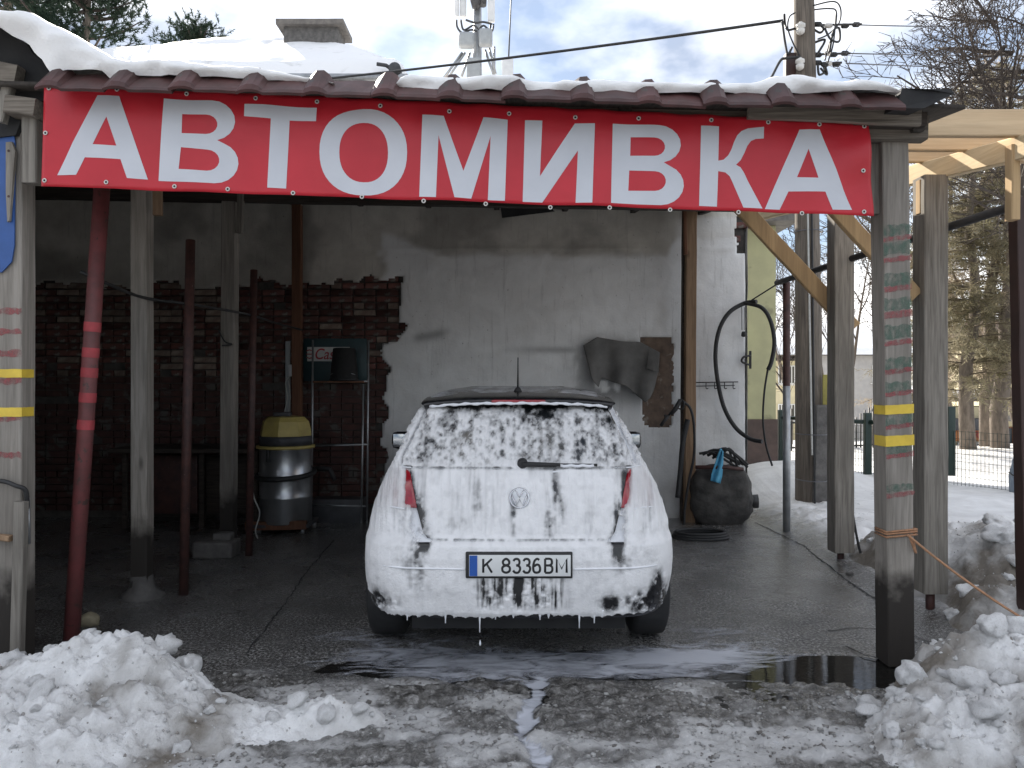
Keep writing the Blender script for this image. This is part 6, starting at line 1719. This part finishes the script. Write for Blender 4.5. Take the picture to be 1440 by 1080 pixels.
def pine(name, label, base, height, z_low, rad, seed, ntuft=1500):
    r2 = random.Random(seed); root = thing(name, label, 'tree', tuple(base), 'pines behind the snow drift'); base = Vector(base)
    MB().tube([base + Vector((.1 * math.sin(i), 0, height * i / 8)) for i in range(9)], [.22 * (1 - .8 * i / 8) for i in range(9)], 10).build('trunk', M['bark'], root)
    br_ = MB(); V = []; Fc = []; cl = []
    for b2 in range(46):
        u = r2.random(); z = z_low + (height - z_low) * u
        ln = rad * (1 - u * .8) * r2.uniform(.55, 1.1); a = r2.uniform(0, 2 * math.pi); d = Vector((math.cos(a), math.sin(a), 0))
        p0 = base + Vector((0, 0, z)); q = [p0 + d * ln * s + Vector((0, 0, ln * .35 * s * s)) for s in (0, .35, .7, 1)]
        br_.tube(q, [.05, .035, .022, .012], 5, cap=False)
        for k in range(int(24 * ln)):
            s = r2.uniform(.3, 1); i = min(int(s * 3), 2); pp = q[i].lerp(q[i + 1], s * 3 - i) + Vector((r2.gauss(0, .2), r2.gauss(0, .2), r2.gauss(.05, .14)))
            ax = (d * .5 + Vector((r2.uniform(-.8, .8), r2.uniform(-.8, .8), r2.uniform(.1, 1)))).normalized()
            tl = r2.uniform(.18, .34)
            for w_ in range(34):
                c0 = pp + ax * tl * r2.random(); e = c0 + (ax * .9 + Vector((r2.uniform(-1, 1), r2.uniform(-1, 1), r2.uniform(-1, 1)))).normalized() * r2.uniform(.08, .14)
                nn = (e - c0).cross(Vector((r2.uniform(-1, 1), r2.uniform(-1, 1), r2.uniform(-1, 1)))).normalized() * .011
                i0 = len(V); V += [c0 - nn, c0 + nn, e]; Fc.append((i0, i0 + 1, i0 + 2))
    br_.build('branches', M['twig'], root)
    me = bpy.data.meshes.new('crown'); me.from_pydata([tuple(v_) for v_ in V], [], Fc); me.update(); link('crown', me, M['needle'], root)
PYY = 18.5
pine('pine_tree', 'tall dark pine rising behind the thick snow drift', (P(120, 0, PYY).x, PYY, 0), P(0, -60, PYY).z, P(0, 110, PYY).z, 2.0, 71)
pine('pine_tree', 'dark pine partly hidden behind the left end of the snow drift', (P(10, 0, 20.5).x, 20.5, 0), P(0, -110, 20.5).z, P(0, 60, 20.5).z, 2.3, 73)
pine('pine_tree', 'small topped pine between the snow drift and the pink house roof', (P(278, 0, 24.5).x, 24.5, 0), P(0, 38, 24.5).z, P(0, 110, 24.5).z, 1.5, 79)
# ---------------------------------------------------------------- snow heaps
chunk_meshes = []
for s_ in range(7):
    bm = bmesh.new(); bmesh.ops.create_icosphere(bm, subdivisions=3, radius=1)
    from mathutils import noise as mn
    off = Vector((s_ * 3.7, s_ * 1.9, 2.2))
    for v_ in bm.verts:
        n_ = v_.co.normalized()
        k_ = 1 + .45 * mn.noise(n_ * 1.1 + off) + .34 * mn.noise(n_ * 2.6 + off) - .22 * abs(mn.noise(n_ * 4.5 + off)) + .10 * mn.noise(n_ * 9 + off)
        v_.co = n_ * k_; v_.co.z *= .78
    me = bpy.data.meshes.new('snow_chunk'); bm.to_mesh(me); bm.free(); me.polygons.foreach_set('use_smooth', [True] * len(me.polygons))
    me.materials.append(M['snow_chunk']); chunk_meshes.append(me)
def heap(label, x0, x1, y0, y1, hfun, dfun, seed, nch, csz, step=.010, big=()):
    X, Y = np.meshgrid(np.arange(x0, x1, step), np.arange(y0, y1, step), indexing='ij')
    H = hfun(X, Y)
    wl = worley(X * 7 + fbm(X * 5, Y * 5, 2, seed) * .5, Y * 7, seed); wl2 = worley(X * 17, Y * 17 + fbm(X * 9, Y * 9, 2, seed) * .4, seed + 3)
    lump = .042 * np.clip(.75 - wl, 0, 1) + .024 * np.clip(.7 - wl2, 0, 1) + .035 * fbm(X * 3.3, Y * 3.3, 4, seed + 9) + .016 * fbm(X * 20, Y * 20, 4, seed + 11) - .022 * np.abs(fbm(X * 9, Y * 9, 4, seed + 15)) + .012
    g0 = ground_h(X, Y)[0]
    am = sst(.0, .10, H)
    Z = g0 + H + lump * am - .035 * (1 - am)
    D = np.clip(dfun(X, Y) + .75 * fbm(X * 3.1, Y * 3.1, 5, seed + 21) + .5 * np.clip(wl - .45, 0, 1), 0, 1)
    keep = (Z[:-1, :-1] > g0[:-1, :-1] - .02)
    root = thing('snow_pile', label, 'snow pile', ((x0 + x1) / 2, (y0 + y1) / 2, 0), 'cleared snow heaped at the entrance')
    link('mound', grid_mesh('mound', X, Y, Z, keep=keep, attrs={'dirt': D}), M['snow'], root)
    r2 = random.Random(seed); n = 0; org = ORG[root.name]
    def hz_at(x, y):
        i = min(max(int((x - x0) / step), 0), X.shape[0] - 1); j = min(max(int((y - y0) / step), 0), X.shape[1] - 1)
        return float(Z[i, j]), float(H[i, j])
    for (x, y, s) in big:
        z, _ = hz_at(x, y); o = bpy.data.objects.new('snow_chunk', chunk_meshes[r2.randrange(7)]); COL.objects.link(o); o.parent = root
        o.location = Vector((x, y, z + s * .35)) - org; o.scale = (s * r2.uniform(.8, 1.2), s * r2.uniform(.8, 1.2), s * r2.uniform(.7, 1.1)); o.rotation_euler = (r2.uniform(-.5, .5), r2.uniform(-.5, .5), r2.uniform(0, 6))
    tries = 0
    while n < nch and tries < 9000:
        tries += 1
        x, y = r2.uniform(x0, x1), r2.uniform(y0, y1); z, h = hz_at(x, y)
        if h < -.03 or r2.random() > sst(-.03, .10, h) + .03: continue
        s = r2.choice([csz * .3, csz * .4, csz * .5, csz * .7, csz, csz * 1.4]) * r2.uniform(.7, 1.1)
        o = bpy.data.objects.new('snow_chunk', chunk_meshes[r2.randrange(7)]); COL.objects.link(o); o.parent = root
        o.location = Vector((x, y, max(z, float(ground_h(np.array([x]), np.array([y]))[0][0])) + s * .1)) - org
        o.scale = (s * r2.uniform(.8, 1.25), s * r2.uniform(.8, 1.25), s * r2.uniform(.7, 1.0)); o.rotation_euler = (r2.uniform(-.6, .6), r2.uniform(-.6, .6), r2.uniform(0, 6)); n += 1
    # crumbs
    V = []; Fc = []
    base_v = [Vector(p) for p in ((1, 0, -.5), (-.5, .87, -.5), (-.5, -.87, -.5), (0, 0, 1), (.6, .6, .5), (-.8, .1, .4), (.3, -.8, .4))]
    fcs = [(0, 1, 2), (0, 4, 1), (4, 3, 5), (1, 4, 5), (1, 5, 2), (2, 5, 6), (6, 5, 3), (6, 3, 4), (0, 6, 4), (0, 2, 6)]
    for _ in range(1500):
        x, y = r2.uniform(x0, x1), r2.uniform(y0, y1); z, h = hz_at(x, y)
        if h < .02: continue
        s = r2.uniform(.003, .009); q = Vector((x, y, max(z, float(g0[min(int((x - x0) / step), X.shape[0] - 1), min(int((y - y0) / step), X.shape[1] - 1)])) + s * .3))
        i0 = len(V); ang = r2.uniform(0, 6.28); ca, sa = math.cos(ang), math.sin(ang)
        V += [q + Vector((p.x * ca - p.y * sa, p.x * sa + p.y * ca, p.z)) * s * r2.uniform(.7, 1.2) for p in base_v]; Fc += [tuple(i0 + a_ for a_ in f_) for f_ in fcs]
    me = bpy.data.meshes.new('crumbs'); me.from_pydata([tuple(v_) for v_ in V], [], Fc); me.polygons.foreach_set('use_smooth', [True] * len(Fc)); me.update()
    props(link('crumbs', me, M['snow_crumb'], root), kind='stuff')
    return root
def gs(X, Y, x, y, sx_, sy_, h): return h * np.exp(-(((X - x) / sx_) ** 2 + ((Y - y) / sy_) ** 2))
def hL(X, Y):
    return gs(X, Y, -1.93, 3.55, .28, .22, .20) + gs(X, Y, -1.62, 3.50, .22, .20, .16) + gs(X, Y, -2.45, 3.45, .45, .30, .15) + gs(X, Y, -1.9, 3.1, .65, .40, .14) + gs(X, Y, -1.2, 3.35, .50, .24, .085) + gs(X, Y, -2.6, 2.9, .6, .5, .14) + gs(X, Y, -.72, 3.38, .32, .13, .06) - .035
heap('pale heap of cleared snow at the foot of the leaning red pole', -3.3, -.35, 2.55, 3.98, hL, lambda X, Y: -.22 + .40 * sst(-1.7, -.9, X) + .10 * sst(3.4, 2.9, Y) * sst(-2.4, -1.5, X), 5, 150, .022,
     big=[(-1.62, 3.58, .075), (-1.50, 3.57, .06), (-2.30, 3.52, .07), (-1.98, 3.58, .05), (-1.95, 3.18, .05), (-2.25, 3.05, .055), (-.80, 3.30, .05), (-.93, 3.33, .045), (-1.02, 3.28, .04), (-.66, 3.33, .035), (-2.05, 2.92, .05), (-1.5, 2.85, .045)])
def hR(X, Y):
    return gs(X, Y, 2.02, 3.50, .22, .20, .20) + gs(X, Y, 2.35, 3.60, .30, .30, .24) + gs(X, Y, 2.2, 3.1, .40, .35, .20) + gs(X, Y, 1.75, 3.35, .22, .20, .09) + gs(X, Y, 2.75, 3.3, .4, .5, .22) + gs(X, Y, 1.65, 3.05, .3, .25, .08) - .035
heap('dirty lumpy heap of cleared snow against the green striped post', 1.15, 3.4, 2.55, 4.05, hR, lambda X, Y: .30 + .12 * np.sin(X * 4), 8, 260, .030,
     big=[(1.66, 3.58, .075), (1.60, 3.45, .05), (1.80, 3.45, .07), (2.12, 3.66, .06), (2.02, 3.72, .045), (2.30, 3.72, .075), (2.38, 3.62, .07), (1.98, 3.30, .08), (2.10, 3.28, .06), (2.16, 3.45, .06), (1.72, 3.42, .055), (2.45, 3.35, .07), (2.3, 3.1, .07), (1.9, 3.05, .06), (2.2, 2.9, .06)])
def hB(X, Y):
    return gs(X, Y, 3.05, 5.6, .30, .35, .18) + gs(X, Y, 3.35, 5.2, .35, .4, .30) + gs(X, Y, 3.3, 6.4, .4, .4, .22) + gs(X, Y, 2.95, 4.75, .25, .2, .12) + gs(X, Y, 3.9, 5.8, .5, .8, .35) + gs(X, Y, 3.0, 4.4, .3, .25, .10) - .035
heap('trodden snow heap behind the lean-to post and the stretched rope', 2.55, 4.6, 4.12, 7.3, hB, lambda X, Y: .32 + .3 * sst(5.4, 4.6, Y), 14, 45, .045, step=.02,
     big=[(3.3, 5.2, .10), (3.02, 5.5, .09), (3.1, 5.95, .10), (3.45, 5.4, .12), (2.92, 4.9, .07), (3.35, 4.95, .12)])
# loose slush lumps trodden into the mud before the slab
V = []; Fc = []; r2 = random.Random(99)
bv = [Vector(p) for p in ((1, 0, -.5), (-.5, .87, -.5), (-.5, -.87, -.5), (0, 0, .7), (.6, .6, .4), (-.8, .1, .3), (.3, -.8, .3))]
fcs = [(0, 1, 2), (0, 4, 1), (4, 3, 5), (1, 4, 5), (1, 5, 2), (2, 5, 6), (6, 5, 3), (6, 3, 4), (0, 6, 4), (0, 2, 6)]
qx = np.array([r2.uniform(-2.0, 2.2) for _ in range(5200)]); qy = np.array([2.8 + 1.15 * r2.random() ** .8 for _ in range(5200)])
qz, _, qf, qc, qp, qo = ground_h(qx, qy); dens_ = fbm(qx * 2.3, qy * 4.2, 5, 23) + .3 * fbm(qx * 9, qy * 9, 3, 77)
for x, y, z, f_, c_, dn, po_ in zip(qx, qy, qz, qf, qc, dens_, qp + qo):
    if f_ < .5 or c_ > .3 or dn < r2.uniform(-.5, .3) or po_ > .6: continue
    s = .004 + .013 * r2.random() ** 4; i0 = len(V); ang = r2.uniform(0, 6.28); ca, sa = math.cos(ang), math.sin(ang)
    V += [(x + (p.x * ca - p.y * sa) * s * 1.3, y + (p.x * sa + p.y * ca) * s * 1.3, z + p.z * s * .8) for p in bv]; Fc += [tuple(i0 + a_ for a_ in f2) for f2 in fcs]
me = bpy.data.meshes.new('slush'); me.from_pydata(V, [], Fc); me.polygons.foreach_set('use_smooth', [True] * len(Fc)); me.update()
props(link('slush', me, snow_mat('grey slush', clean=(.44, .435, .425), dirty=(.13, .12, .11), use_attr=False, sc=11, amount=(.38, .6), bd=.004)), kind='stuff', label='grey slush lumps trodden into the mud before the slab')
# stick on the heap
st = MB(); st.tube([P(1410, 905, 3.75), P(1425, 885, 3.8), P(1460, 860, 3.9)], [.012, .013, .010], 7)
st.build('stick', M['tan_wood'], None, P(1410, 905, 3.75), 'pale broken stick lying in the dirty snow below the rope', 'stick')
